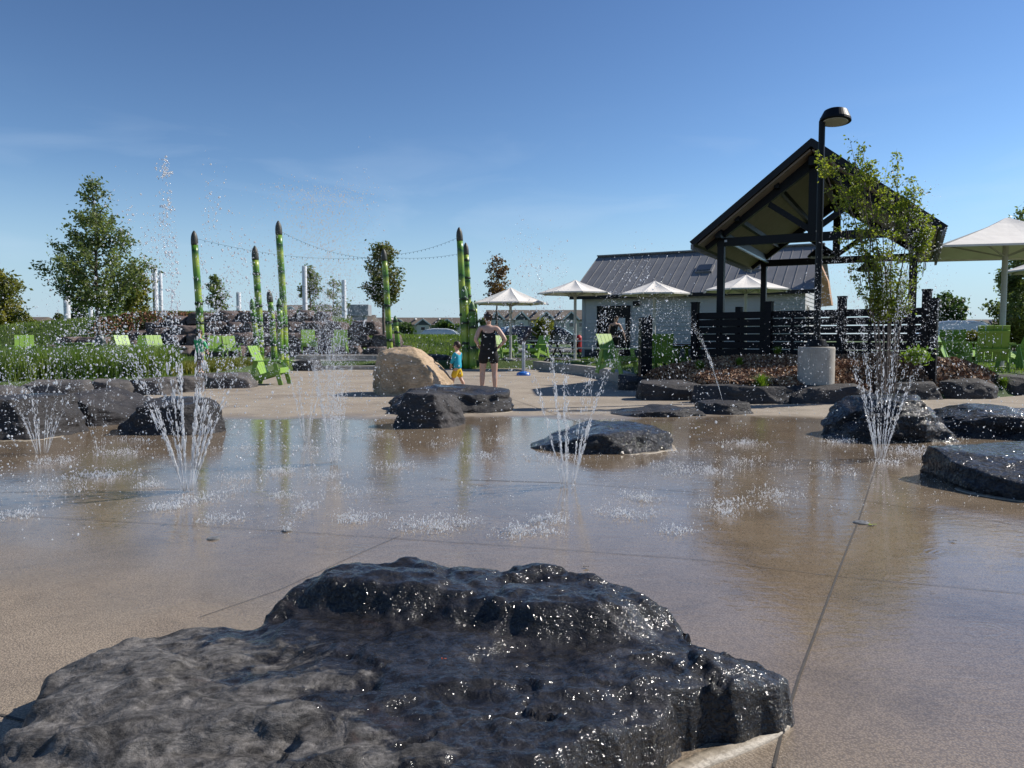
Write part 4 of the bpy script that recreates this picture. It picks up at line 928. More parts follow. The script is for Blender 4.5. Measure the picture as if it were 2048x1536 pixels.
# picnic tables with benches, dark, behind the kerb
def picnic(px, Y, rz, label, zb=.3):
    t = thing('picnic_table', label, 'picnic table', (XP(px, Y), Y, zb), R(rz), 'dark metal picnic tables by the parking lot')
    m = MB(); m.box((0, 0, .74), (1.6, .75, .04)); m.build('tabletop', MT['steel'], t)
    for s in (-1, 1):
        m = MB(); m.box((0, s * .65, .44), (1.6, .26, .04)); m.build('bench', MT['steel'], t)
        m = MB(); m.beam((s * .55, -.62, 0), (s * .55, .25, .73), .06, .06); m.beam((s * .552, .62, 0), (s * .552, -.25, .73), .06, .06); m.beam((s * .55, -.7, .41), (s * .55, .7, .41), .05, .05); m.build('leg_frame', MT['black_metal'], t)
picnic(1092, 33.5, 20, 'dark picnic table behind the water cannon'); picnic(1178, 32.5, 10, 'dark picnic table by the left corner of the building')

# ------------------------------------------------------------------ cars
def car(label, loc, rz, paint, L=4.6, Wd=1.85, H=1.62, kind='suv'):
    t = thing('parked_car' if kind != 'van' else 'parked_van', label, 'car' if kind != 'van' else 'van', loc, rz)
    if kind == 'van': prof = [(-.5, .30), (-.5, .62), (-.47, .70), (-.33, .78), (-.22, .96), (-.12, 1.0), (.30, 1.0), (.45, .96), (.49, .70), (.5, .40), (.5, .28)]
    else: prof = [(-.5, .28), (-.5, .50), (-.46, .60), (-.25, .66), (-.12, .93), (-.02, .99), (.22, 1.0), (.36, .93), (.46, .68), (.5, .60), (.5, .30)]
    m = MB(); n = len(prof); vs = []; secs = [(-1, .90), (-.96, .985), (-.86, 1.0), (.86, 1.0), (.96, .985), (1, .90)]
    for s, zf in secs:
        for x, z in prof:
            tz = max(0, (z - .62) / .38); vs.append((x * L * (1 - .01 * abs(s)), s * Wd / 2 * (1 - .16 * tz), z * H * (1 if z < .62 else .62 / z + (1 - .62 / z) * (zf if abs(s) > .9 else 1))))
    fs = [(i * n + j, (i + 1) * n + j, (i + 1) * n + (j + 1) % n, i * n + (j + 1) % n) for i in range(len(secs) - 1) for j in range(n)]
    fs += [tuple(range(n)), tuple(reversed([(len(secs) - 1) * n + j for j in range(n)]))]
    m.add(vs, fs); b = m.build('body', paint, t)
    for s in (-1, 1):
        m = MB(); y = s * (Wd / 2 * .90 + .012); y2 = s * (Wd / 2 * .845 + .012)
        wins = [(-.19, .06, -.085, .05), (.075, .27, .075, .255), (.285, .42, .27, .35)] if kind != 'van' else [(-.28, -.10, -.19, -.10), (-.08, .14, -.08, .14), (.16, .42, .16, .42)]
        for x0, x1, x2, x3 in wins:
            pts = [(x0 * L, y, .67 * H), (x1 * L, y, .67 * H), (x3 * L, y2, .93 * H), (x2 * L, y2, .93 * H)]; m.add(pts + [(a, b_ - s * .06, c) for a, b_, c in pts], [(0, 1, 2, 3), (7, 6, 5, 4), (0, 4, 5, 1), (1, 5, 6, 2), (2, 6, 7, 3), (3, 7, 4, 0)])
        m.build('side_window', MT['glass'], t)
        for xw in (-.31, .31):
            m = MB(); m.path([(xw * L, s * (Wd / 2 - .2), .33), (xw * L, s * (Wd / 2 + .01), .33)], .33, 20); w = m.build('wheel', MT['rubber'], t)
            m = MB(); m.path([(xw * L, s * (Wd / 2 - .1), .33), (xw * L, s * (Wd / 2 + .02), .33)], .2, 14); m.build('rim', MT['steel'], w)
        m = MB(); m.box((-.485 * L, s * Wd * .38, .52 * H), (.12, .3, .12)); m.build('headlight', MT['trim_white'], t)
        m = MB(); m.box((.488 * L, s * Wd * .40, .56 * H), (.1, .2, .2)); m.build('tail_light', MT['redp'], t)
    m = MB(); a0, a1 = ((-.243, .68), (-.135, .90)) if kind != 'van' else ((-.318, .80), (-.225, .945))
    m.beam((a0[0] * L, 0, a0[1] * H + .02), (a1[0] * L, 0, a1[1] * H + .02), Wd * .76, .03, (0, 1, 0)) if False else None
    w_ = Wd * .40; q = [(a0[0] * L - .01, -w_, a0[1] * H + .012), (a0[0] * L - .01, w_, a0[1] * H + .012), (a1[0] * L - .01, w_ * .92, a1[1] * H + .012), (a1[0] * L - .01, -w_ * .92, a1[1] * H + .012)]
    m.add(q + [(x + .05, y, z - .04) for x, y, z in q], [(0, 1, 2, 3), (7, 6, 5, 4), (0, 4, 5, 1), (1, 5, 6, 2), (2, 6, 7, 3), (3, 7, 4, 0)]); m.build('windscreen', MT['glass'], t)
    return t
mbx = MB(); mbx.box((28, 50, .29), (62, 9, .10)); tag(mbx.build('parking_lot', MT['asphalt']), kind='structure')
mbx = MB(); mbx.box((28, 58.5, .27), (70, 5, .10)); tag(mbx.build('pavement', MT['kerb']), kind='structure')
car('white SUV seen above the grassy bank left of the green stalk cluster', (XP(893, 47), 47, .42), R(182), MT['carwhite'], 3.6, H=1.35)
car('dark car parked behind the picnic tables, right of the woman', (XP(1108, 46), 46, .34), R(172), MT['cardark'], H=1.55)
car('black car partly hidden behind the leftmost white parasol pole', (XP(1050, 49), 49, .34), R(200), MT['cardark'], 3.9)
car('silver white van at the right beyond the green chairs', (XP(1935, 38), 38, .42), R(160), MT['carwhite'], 4.6, H=1.62)
mbx = MB(); p = W(1158, 690, 44); mbx.lathe([(.16, 0), (.18, .1), (.18, .85), (.12, .95), (.06, 1.0)], (p.x, p.y, .35), 14); tag(mbx.build('waste_bin', MT['redp'], bevel=0), 'small red bin or box left of the building by the parking lot', 'bin')

# ------------------------------------------------------------------ distant houses
HW = [mk('house_wall_a', (.50, .47, .40), (.55, .52, .45), 1, .8), mk('house_wall_b', (.42, .42, .40), (.47, .47, .44), 1, .8), mk('house_wall_c', (.44, .38, .29), None, 1, .8)]
HR = mk('house_roof', (.105, .085, .07), (.15, .125, .10), .8, .85, bmp=.3, bscale=6, bdist=.05)
HG = mk('house_gable', (.09, .10, .11), None, 1, .8)
def house(label, px0, px1, Y, yr, units, cat='houses', wm=0, rz=0, big=False, grp='row houses beyond the parking lot'):
    x0, x1 = XP(px0, Y), XP(px1, Y); Wd = x1 - x0; zr = W((px0 + px1) / 2, yr, Y).z; zg = .3; H = zr - zg; t = thing('row_house' if units > 1 else 'house', label, cat, ((x0 + x1) / 2, Y, zg), R(rz), grp)
    D = 11.0; he = H * .70
    m = MB(); m.box((0, D / 2, he / 2), (Wd, D, he)); w = m.build('wall', HW[wm], t)
    m = MB(); o = .5
    m.prism([(-o, he - .1), (D / 2, H), (D + o, he - .1), (D + o, he - .35), (-o, he - .35)], -Wd / 2 - o, Wd / 2 + o, 'x'); rf = m.build('roof', HR, t)
    us = Wd / units; rg = random.Random(int(px0))
    for i in range(units):
        cx = -Wd / 2 + us * (i + .5); gw = us * .30; gx_ = cx - us * .12; gy = -1.3
        # projecting gabled bay
        m = MB(); m.box((gx_, gy / 2 + .6, he * .5), (gw * 1.7, -gy + 1.2, he)); m.build('bay', HW[(wm + i) % 2], t)
        m = MB(); gh = H * .23; rh = he - .15
        m.prism([(gx_ - gw * 1.1, rh - .15), (gx_ - gw * 1.1, rh), (gx_, rh + gh + .1), (gx_ + gw * 1.1, rh), (gx_ + gw * 1.1, rh - .15), (gx_, rh + gh - .12)], gy - .4, D / 2, 'y'); m.build('gable_roof', HR, t)
        m = MB(); m.prism([(gx_ - gw * .9, rh - .1), (gx_, rh + gh - .15), (gx_ + gw * .9, rh - .1)], gy - .05, 2.0, 'y'); m.build('gable', HG, t)
        m = MB()
        for s in (-1, 1): m.beam((gx_ + s * gw * 1.12, gy - .42, rh - .1), (gx_, gy - .42, rh + gh + .02), .08, .3, (0, 0, 1))
        m.build('bargeboard', MT['trim_white'], t)
        for wx, wz, ww, wh in ((gx_, he * .74, us * .16, he * .17), (gx_, he * .28, us * .36, he * .34), (cx + us * .28, he * .74, us * .13, he * .17), (cx + us * .28, he * .24, us * .10, he * .40)):
            yy = gy - .03 if abs(wx - gx_) < .01 else -.03
            m = MB(); m.box((wx, yy, wz), (ww + .22, .08, wh + .22)); f_ = m.build('window', MT['trim_white'], t); m = MB(); m.box((wx, yy - .05, wz), (ww, .05, wh)); 
            m.build('pane', MT['glass'] if wh < he * .3 else HW[0], f_)
        if i: m = MB(); m.box((cx - us / 2, D * .35, H * .93), (.35, D * .6, .35)); m.build('party_wall_cap', MT['trim_white'], rf)
house('row of pale two storey houses with dark gables, right of the leaning stalk', 733, 925, 215, 634, 4)
house('nearer row of grey gabled houses behind the white parasols', 975, 1172, 165, 618, 4, wm=1)
house('low brown roofed house half hidden by the spray behind the stone wall', 556, 640, 120, 607, 1, 'house', 2, grp='single houses in the distance')
house('brown roofed house behind the spray, right of the white birch pole', 648, 736, 150, 628, 1, 'house', 1, grp='single houses in the distance')
house('tan roofed house with white gable trim at the far left', -70, 50, 120, 632, 2, 'house', 2, grp='single houses in the distance')
house('far roof peeping above the white van at the right', 1930, 2060, 230, 638, 2, 'house', 1, grp='single houses in the distance')
mbx = MB(); x = XP(720, 60); mbx.box((x, 60, 2.0), (1.0, 1.0, 3.4)); mbx.box((x, 60, W(720, 621, 60).z), (1.65, 1.4, .9)); tag(mbx.build('chimney_tower', mk('grey_tower', (.25, .26, .28), (.3, .31, .33), 2, .7), bevel=.03), 'grey square tower with a wider flat cap standing left of the leaning stalk', 'tower')
# one way sign
t = thing('road_sign', 'black and white arrow road sign on a thin post at the right edge', 'sign', (XP(2022, 30), 30, .4))
sm_ = 2.0; zc = W(2022, 613, 30).z - .4
m = MB(); m.path([(0, 0, 0), (0, 0, zc + .2)], .03, 8); m.build('post', MT['steel'], t)
m = MB(); m.box((0, -.04, zc), (.62, .01, .24)); pl = m.build('sign_plate', MT['trim_white'], t)
m = MB(); m.box((0, -.052, zc), (.58, .008, .20)); m.build('sign_field', MT['black_metal'], pl)
m = MB(); m.prism([(-.24, zc - .035), (.10, zc - .035), (.10, zc - .08), (.26, zc), (.10, zc + .08), (.10, zc + .035), (-.24, zc + .035)], -.062, -.058, 'y'); m.build('arrow', MT['trim_white'], pl)
NZ = mk('nozzle_metal', (.12, .12, .12), (.2, .2, .19), 40, .4)
# nozzle plates, a leaf, small litter
for i, (px, py, r, lb) in enumerate(((427, 1078, .035, 'round steel nozzle plate on the pad left of centre'), (1722, 1046, .045, 'pale round nozzle plate on the long joint'), (574, 1062, .03, 'round nozzle plate under the tiny water jet'))):
    g = G(px, py); m = MB(); m.lathe([(r, 0), (r, .006), (r * .8, .010), (r * .3, .009), (.004, .012)], g, 20); tag(m.build('nozzle_plate', NZ), lb, 'nozzle', 'nozzle plates in the pad')
def leaf(px, py, L, z, mat, lb, rz):
    g = G(px, py, z); m = MB(); n = 6; vs = []
    for k in range(n + 1):
        f_ = k / n; w = L * .22 * math.sin(math.pi * f_) ** .8; vs += [(L * (f_ - .5), -w, .004 + .006 * math.sin(f_ * 3)), (L * (f_ - .5), w, .008 + .004 * math.cos(f_ * 5)), ]
    m.add(vs, [(2 * k, 2 * k + 2, 2 * k + 3, 2 * k + 1) for k in range(n)]); rot = Matrix.Translation(g) @ Matrix.Rotation(rz, 4, 'Z'); m.v = [tuple(rot @ Vector(v)) for v in m.v]
    o = m.build('leaf', mat); sm = o.modifiers.new('thickness', 'SOLIDIFY'); sm.thickness = .001; tag(o, lb, 'leaf')
leaf(1745, 1051, .06, .002, mk('leaf_lime', (.35, .45, .05), None, 9, .5), 'small yellow green leaf on the wet concrete beside the pale nozzle plate', .2)
leaf(888, 1322, .016, .225, mk('leaf_coral', (.60, .12, .06), None, 9, .5), 'tiny coral red petal on the huge foreground rock', .4)
leaf(1905, 1083, .04, .002, mk('leaf_brown', (.06, .045, .03), None, 9, .6), 'dark leaf sliver on the wet concrete at right', -.4)
leaf(1172, 1136, .03, .002, bpy.data.materials['leaf_brown'], 'dark leaf sliver on the wet concrete behind the huge rock', .1)
# ------------------------------------------------------------------ vegetation
def leaves_np(rs, C, size, flat=0.0, elong=1.6):
    """rhombus leaves at centres C (n,3)"""
    n = len(C); a = rs.normal(size=(n, 3)); a /= np.linalg.norm(a, axis=1)[:, None]; b = rs.normal(size=(n, 3)); b -= (b * a).sum(1)[:, None] * a; b /= np.linalg.norm(b, axis=1)[:, None]
    s = (size * rs.uniform(.6, 1.3, n))[:, None]; a = a * s * elong / 2; b = b * s / 2; nn = np.cross(a, b); nn /= np.linalg.norm(nn, axis=1)[:, None] + 1e-9
    V = np.stack([C - a, C - b * .9 + nn * s * .08, C + a, C + b * .9 + nn * s * .08], 1).reshape(-1, 3); f = np.arange(4 * n).reshape(-1, 4); return V, f
def tree(label, px, Y, ytop, ybot_crown, prof, nl, ls, leafm, seed, trunk_r=.08, zb=None, bark='bark', nb=46, lean=0.0, group=None, cat='tree', name='tree', stems=1, droop=.0, spread=.16, up=.5, wind=0.0, tops=None):
    """prof: (fraction of crown height, half width in pixels)"""
    rs = np.random.RandomState(seed); x = XP(px, Y); z0 = gz(x, Y) if zb is None else zb; zt = W(px, ytop, Y).z - z0; zc = W(px, ybot_crown, Y).z - z0
    t = thing(name, label, cat, (x, Y, z0), 0, group); pf = np.array(prof, float); rad = lambda f: float(np.interp(f, pf[:, 0], pf[:, 1])) / F * Y
    m = MB(); cl = []
    st = []
    for s in range(stems):
        dx = (s - (stems - 1) / 2); top = Vector((lean + dx * rad(.6) * .62, rs.uniform(-.2, .2) * (stems > 1), zt * (1 if stems == 1 else rs.uniform(.8, 1.0)))); base = Vector((dx * trunk_r * 2.2, rs.uniform(-.05, .05) * (stems > 1), -.15))
        if tops: q_ = W(tops[s][0], tops[s][1], Y + rs.uniform(-.35, .35)); top = Vector((q_.x - x, q_.y - Y, q_.z - z0))
        pts = [base.lerp(top, k / 9) + Vector((math.sin(k * 1.3 + s) * .02 * zt * .25, math.cos(k * 1.7 + s) * .02, 0)) * (k > 0) for k in range(10)]
        if stems > 1: pts = [Vector((base.x + (p.x - base.x) * ((k / 9) ** 1.25), p.y, p.z)) for k, p in enumerate(pts)]
        m.path(pts, [trunk_r * (1 - .88 * k / 9) for k in range(10)], 8); st.append(pts)
    for i in range(nb):
        pts = st[i % stems]; f = rs.uniform(0, .96) ** 1.1; fz = zc + (zt - zc) * f
        # point on the stem at that height
        k = min(8, max(0, int((fz - pts[0].z) / (pts[-1].z - pts[0].z) * 9))); P = pts[k].lerp(pts[k + 1], min(1, max(0, (fz - pts[k].z) / max(.01, pts[k + 1].z - pts[k].z))))
        az = i * 2.399 + rs.uniform(-.4, .4); r_ = rad(f) * rs.uniform(.62, 1.08) * (1 if stems == 1 else .62); rise = r_ * rs.uniform(.1, up) - droop * r_
        P0 = P - Vector((0, 0, min(r_ * up * .8, max(0, P.z - zc) * .9))); E = Vector((P.x + math.cos(az) * r_ + wind * r_, P.y + math.sin(az) * r_, P.z + rise * .5))
        mid = P0.lerp(E, .5) + Vector((0, 0, -.1 * r_)); m.path([P0, mid, E], [trunk_r * .22, trunk_r * .13, trunk_r * .04], 5)
        ns = max(3, int(r_ / .12))
        for j in range(ns):
            g = .30 + .72 * (j + rs.uniform(0, 1)) / ns; c = (P0.lerp(mid, g * 2) if g < .5 else mid.lerp(E, g * 2 - 1)); cl.append((c.x, c.y, c.z))
    for pts in st:
        for k in range(6): c = pts[-1].lerp(pts[-3], k / 6 * rs.uniform(.6, 1)); cl.append((c.x, c.y, c.z))
    m.build('trunk', MT[bark], t, smooth=True)
    cl = np.array(cl); w = rs.uniform(.2, 1, len(cl)) ** 1.5; idx = rs.choice(len(cl), nl, p=w / w.sum()); sp = spread * (rad(.5) ** .6)
    C = cl[idx] + rs.normal(size=(nl, 3)) * sp * np.array([1, 1, .75]); C[:, 2] = np.maximum(C[:, 2], .05)
    if wind: C[:, 0] += wind * .25 * np.abs(rs.normal(size=nl)) * .3
    V, f = leaves_np(rs, C, ls); np_mesh('crown', V, f, LEAF[leafm], t, smooth=False)
    return t
tree('large young oak standing behind the tall grass at left, widest and tallest tree', 197, 24.0, 357, 612, [(0, 45), (.12, 95), (.3, 105), (.55, 62), (.8, 34), (1, 6)], 11500, .068, 'dull', 3, .085, nb=95, spread=.10, up=.55)
m = MB(); x = XP(200, 24); m.lathe([(.02, 1.0), (.10, .95), (.13, .8), (.17, .5), (.26, .2), (.34, 0), (.30, -.02)], (x + .02, 23.98, gz(x, 24)), 20, sx=1.15)
tag(m.build('watering_bag', mk('dark_green_plastic', (.010, .022, .018), (.02, .035, .03), 9, .35, bmp=.5, bscale=9, bdist=.05), smooth=True), 'dark green watering bag wrapped round the foot of the large young oak', 'watering bag')
tree('yellowish shrubby tree on the bank right of the large oak', 275, 41, 536, 632, [(0, 22), (.4, 30), (.75, 22), (1, 5)], 3600, .12, 'yellow', 5, .07, nb=40)
tree('yellow green tree cut by the left edge of the picture', 2, 40, 543, 645, [(0, 30), (.5, 48), (.8, 34), (1, 8)], 4800, .14, 'yellow', 6, .1, nb=44)
tree('small bushy tree in front of the tan house at far left', 52, 60, 628, 665, [(0, 12), (.5, 16), (1, 4)], 1500, .2, 'yellow', 7, .06, nb=20)
tree('dark bush behind the bank left of the large oak', 120, 50, 632, 665, [(0, 14), (.5, 14), (1, 5)], 1500, .2, 'maple', 8, .06, nb=20)
tree('green bush row behind the bank under the large oak', 165, 52, 608, 655, [(0, 26), (.5, 26), (1, 8)], 3500, .18, 'dark', 9, .06, nb=30)
tree('dark green bush behind the bank right of the oak trunk', 226, 50, 606, 650, [(0, 24), (.5, 22), (1, 6)], 3200, .18, 'dark', 10, .06, nb=30)
tree('airy small tree on the bank right of the boy in green', 434, 44, 551, 622, [(0, 18), (.35, 26), (.7, 14), (1, 4)], 1700, .11, 'dull', 11, .06, nb=26)
tree('narrow tree behind the spray beside the white pole', 622, 46, 536, 640, [(0, 22), (.4, 26), (.8, 18), (1, 5)], 3000, .12, 'dull', 12, .07, nb=36)
tree('thin pale tree behind the spray between two white poles', 668, 47, 558, 655, [(0, 24), (.4, 28), (.8, 12), (1, 4)], 1900, .12, 'dull', 13, .07, nb=30)
tree('round crowned maple standing behind the leaning stalk', 768, 36, 490, 606, [(0, 16), (.28, 40), (.55, 36), (.85, 22), (1, 9)], 5600, .095, 'maple', 14, .10, nb=60, up=1.0)
tree('sparse reddish young tree behind the leftmost white parasol', 994, 38, 514, 600, [(0, 20), (.4, 25), (.8, 18), (1, 10)], 1700, .095, 'red', 15, .07, nb=32, up=1.3)
tree('bushy tree by the lower end of the sparse reddish tree, near the woman', 968, 60, 640, 676, [(0, 12), (.5, 16), (1, 8)], 1800, .2, 'dark', 16, .06, nb=20)
tree('dark round shrub in front of the far row of houses', 789 + 18, 90, 648, 672, [(0, 16), (.5, 20), (1, 8)], 2200, .3, 'dark', 17, .08, nb=20)
tree('yellow green shrub beside the dark parked car', 1087, 44, 642, 668, [(0, 18), (.5, 20), (1, 8)], 2400, .14, 'yellow', 18, .06, nb=22)
tree('round green shrub behind the white SUV', 890, 80, 646, 668, [(0, 18), (.5, 22), (1, 10)], 2000, .26, 'dark', 19, .06, nb=22)
tree('round tree on the horizon just right of the pavilion fence', 1893, 75, 588, 650, [(0, 24), (.5, 32), (.8, 24), (1, 8)], 5500, .22, 'dark', 20, .12, nb=44)
tree('tall loose tree behind the big square parasol at the right edge', 2036, 27, 425, 680, [(0, 46), (.3, 50), (.6, 30), (1, 18)], 9000, .085, 'dull', 21, .08, nb=60, up=.8)
tree('hedge like shrub with yellowing leaves under the right parasol', 2030, 24, 640, 690, [(0, 26), (.5, 30), (1, 10)], 2800, .09, 'yellow', 22, .04, nb=24)
tree('low shrub in front of the white van', 1945, 28, 668, 695, [(0, 26), (.5, 26), (1, 8)], 2600, .09, 'yellow', 23, .04, nb=24)
tree('multi stemmed young birch blown sideways in front of the pavilion', 1776, 13.6, 283, 640, [(0, 18), (.2, 46), (.45, 54), (.7, 46), (1, 22)], 8400, .039, 'birch', 24, .024, bark='birch_bark', nb=190, stems=7, spread=.075, up=3.2, name='birch_tree', wind=-.3, tops=[(1664, 318), (1700, 286), (1722, 300), (1752, 350), (1798, 318), (1830, 380), (1856, 455)])
tree('small bush at the foot of the multi stemmed birch', 1835, 14.0, 700, 722, [(0, 20), (.5, 22), (1, 8)], 500, .05, 'tuft', 25, .01, nb=14, name='shrub', cat='shrub')

def blades(name, label, cat, area, n, h, w, matk, seed, kind='stuff', zoff=0, bend=.35, dens=None, parent=None):
    rs = np.random.RandomState(seed); P = []
    (x0, x1, y0, y1) = area; X = rs.uniform(x0, x1, n * 4); Y = rs.uniform(y0, y1, n * 4); k = dens(X, Y, rs); X, Y = X[k][:n], Y[k][:n]; n = len(X); Z = ground_z(X, Y) + zoff
    H = h * rs.uniform(.45, 1.15, n); az = rs.uniform(0, 2 * np.pi, n); bd = H * rs.uniform(.05, 1, n) * bend; wx = np.cos(az) * w / 2; wy = np.sin(az) * w / 2; ba = az + np.pi / 2 + rs.uniform(-.6, .6, n); bx, by = np.cos(ba) * bd, np.sin(ba) * bd
    b0 = np.stack([X, Y, Z - .02], 1); W_ = np.stack([wx, wy, 0 * wx], 1); m1 = np.stack([X + bx * .3, Y + by * .3, Z + H * .6], 1); tp = np.stack([X + bx, Y + by, Z + H * (1 - .25 * bd / H)], 1)
    V = np.stack([b0 - W_, b0 + W_, m1 + W_ * .8, m1 - W_ * .8, tp + W_ * .1, tp - W_ * .1], 1).reshape(-1, 3); i = np.arange(n)[:, None] * 6
    f = np.concatenate([i + np.array([[0, 1, 2, 3]]), i + np.array([[3, 2, 4, 5]])], 0); o = np_mesh(name, V, f, LEAF[matk], parent, smooth=False)
    if not parent: tag(o, label, cat, None, kind)
    return o
def dens_left(X, Y, rs):
    d = poly_sd(PAD, X, Y); px = 1024 + X / Y * F; return (d > .78) & (d < 4.0) & (px < 350 + rs.normal(size=len(X)) * 8) & (Y < 21) & (rs.uniform(size=len(X)) < .35 + .65 * (np.sin(X * 3.1) * np.cos(Y * 2.7) > -.4))
blades('tall_grass', 'tall dark green grass growing behind the left edging stones', 'grass', (-17, -5, 14, 21), 42000, .66, .016, 'reed', 40, dens=dens_left)
def dens_low(X, Y, rs):
    d = poly_sd(PAD, X, Y); px = 1024 + X / Y * F; return (d > .7) & (d < 5) & (px > 345) & (px < 520) & (Y < 26)
blades('ground_cover', 'low patchy ground cover behind the boy in green', 'ground cover', (-10, -5.5, 16, 26), 9000, .22, .03, 'yellow', 41, dens=dens_low, bend=.9)
def dens_lawn(X, Y, rs):
    d = poly_sd(PAD, X, Y); px = 1024 + X / Y * F; r = poly_sd(RBED, X, Y); return (d > .45) & (r > .1) & (((px < 1420)) | (px > 1860)) & ((X > -1.5) | (px < 400))
blades('lawn_grass', 'short mown grass of the lawns round the pad', 'grass', (-26, 16, 15, 34), 60000, .07, .012, 'reed', 42, dens=dens_lawn)
def dens_bank(X, Y, rs): return (X < -14 + 0 * Y) | ((X > -13) & (X < -1) & (Y > 37))
blades('bank_grass', 'rough grass on the banks behind the wall', 'grass', (-34, -1, 35, 46), 50000, .16, .03, 'reed', 43, dens=dens_bank)

# mulch bed on the right
mm = mk('mulch_soil', (.055, .032, .02), (.10, .06, .038), 9, .95, bmp=1.0, bscale=40, bdist=.03)
tag(grid_mesh('mulch_bed', np.arange(2.5, 11, .1), np.arange(12.5, 20, .1), lambda X, Y: ground_z(X, Y) + .025, mm, mask=lambda X, Y: (poly_sd(RBED, X, Y) < -.25)), kind='structure')
def chips(name, label, n, seed, area, cond, cols, size=.045):
    rs = np.random.RandomState(seed); X = rs.uniform(area[0], area[1], n * 3); Y = rs.uniform(area[2], area[3], n * 3); k = cond(X, Y); X, Y = X[k][:n], Y[k][:n]; n = len(X)
    C = np.stack([X, Y, ground_z(X, Y) + .03 + rs.uniform(0, .035, n)], 1); V, f = leaves_np(rs, C, size, elong=1.9); o = np_mesh(name, V, f, None, None, smooth=False)
    m = bpy.data.materials.new(name); nt, b, out = nodes(m); g = nt.nodes.new('ShaderNodeNewGeometry'); nt.links.new(ramp(nt, g.outputs['Random Per Island'], cols), b.inputs['Base Color']); b.inputs['Roughness'].default_value = .75
    o.data.materials.append(m); return tag(o, label, 'mulch', None, 'stuff')
chips('mulch', 'brown bark chips and dry leaves covering the right bed', 26000, 50, (3, 10.5, 13, 20), lambda X, Y: poly_sd(RBED, X, Y) < -.3, [(0, (.08, .035, .02)), (.35, (.20, .10, .055)), (.7, (.36, .21, .12)), (.9, (.55, .38, .24)), (1, (.68, .54, .38))])
chips('bank_mulch', 'reddish bark mulch on the bank between the left wall stones', 5000, 51, (-21, -11, 35.5, 41), lambda X, Y: (ground_z(X, Y) > 1.3) & (np.sin(X * 1.3) + np.cos(Y * 2) > -.6), [(0, (.10, .04, .02)), (.6, (.22, .09, .045)), (1, (.36, .18, .09))], .11)
# grass tufts in the right bed, each its own plant
TF = [(1352 + 0, 703, .30), (1484, 712, .36), (1530, 706, .36), (1585, 695, .40), (1588, 722, .22), (1418, 735, .22), (1463, 730, .26), (1524, 742, .30), (1600, 746, .24), (1556, 748, .2), (1700, 705, .26), (1672, 726, .2), (1860, 720, .24), (1905, 730, .16), (1725, 738, .14), (1795, 735, .16), (1400, 752, .18), (1480, 752, .16), (2010, 745, .2)]
side = ['by the fence left end', 'below the second fence post', 'left of the lamp base, upper', 'touching the upper left of the lamp base', 'touching the lower left of the lamp base', 'at the left foot of the mulch bed', 'in the middle left of the mulch bed', 'in the dark hollow left of the lamp', 'low beside the concrete lamp base', 'small one left of the lamp base', 'right of the lamp base by the fence', 'right of the concrete base, lower', 'near the right fence post', 'on the right slope of the bed', 'in front of the birch stems, left', 'in front of the birch stems, right', 'at the left edge of the bed near the stones', 'low in the left bed above the long stone', 'by the feet of the right chairs']
for i, ((px, py, h), sd_) in enumerate(zip(TF, side)):
    Y = 15.4; x = XP(px, Y)
    for _ in range(6):
        z = gz(x, Y); g = G(px, py + 6, z); x, Y = g.x, max(13.6, min(18.5, g.y)); x = XP(px, Y)
    if px < 1380: Y = 18.8; x = XP(px, Y)
    rs = np.random.RandomState(60 + i); h = h * 1.25; n = 200; az = rs.uniform(0, 2 * np.pi, n); out_ = rs.uniform(.2, 1, n) * h * .8; H = h * rs.uniform(.6, 1.1, n)
    b0 = np.stack([rs.normal(size=n) * .02, rs.normal(size=n) * .02, np.zeros(n)], 1); dr = np.stack([np.cos(az), np.sin(az), 0 * az], 1); wv = np.stack([-np.sin(az), np.cos(az), 0 * az], 1) * .006
    m1 = b0 + dr * (out_ * .45)[:, None] + np.array([0, 0, 1]) * (H * .72)[:, None]; tp = b0 + dr * out_[:, None] + np.array([0, 0, 1]) * (H * (1 - .3 * out_ / h))[:, None]
    V = np.stack([b0 - wv, b0 + wv, m1 + wv, m1 - wv, tp + wv * .2, tp - wv * .2], 1).reshape(-1, 3); ii = np.arange(n)[:, None] * 6; f = np.concatenate([ii + np.array([[0, 1, 2, 3]]), ii + np.array([[3, 2, 4, 5]])], 0)
    o = np_mesh('grass_tuft', V, f, LEAF['tuft'], None, smooth=False); o.location = (x, Y, gz(x, Y) + .02); tag(o, 'bright green grass tuft ' + sd_, 'grass tuft', 'grass tufts in the right bed')

# ------------------------------------------------------------------ people
def skin_body(name, pts, edges, mat, parent=None, sub=2, root=0, smooth=True, label=None):
    """pts: name -> (x,y,z,r) or (x,y,z,rx,ry); one continuous skinned surface"""
    keys = list(pts); ix = {k: i for i, k in enumerate(keys)}; me = bpy.data.meshes.new(name + '_skel'); me.from_pydata([pts[k][:3] for k in keys], [(ix[a], ix[b]) for a, b in edges], [])
    o = bpy.data.objects.new(name + '_skel', me); COL.objects.link(o); md = o.modifiers.new('skin', 'SKIN'); md.use_smooth_shade = True; md.branch_smoothing = .6
    for i, k in enumerate(keys):
        r = pts[k][3:]; me.skin_vertices[0].data[i].radius = (r[0], r[1] if len(r) > 1 else r[0]); me.skin_vertices[0].data[i].use_root = (i == root)
    s2 = o.modifiers.new('sub', 'SUBSURF'); s2.levels = sub; s2.render_levels = sub
    dg = bpy.context.evaluated_depsgraph_get(); dg.update(); ev = o.evaluated_get(dg); m2 = bpy.data.meshes.new_from_object(ev); bpy.data.objects.remove(o); bpy.data.meshes.remove(me)
    m2.name = name; m2.materials.clear(); r = link_mesh(name, m2, mat, parent, smooth); return r
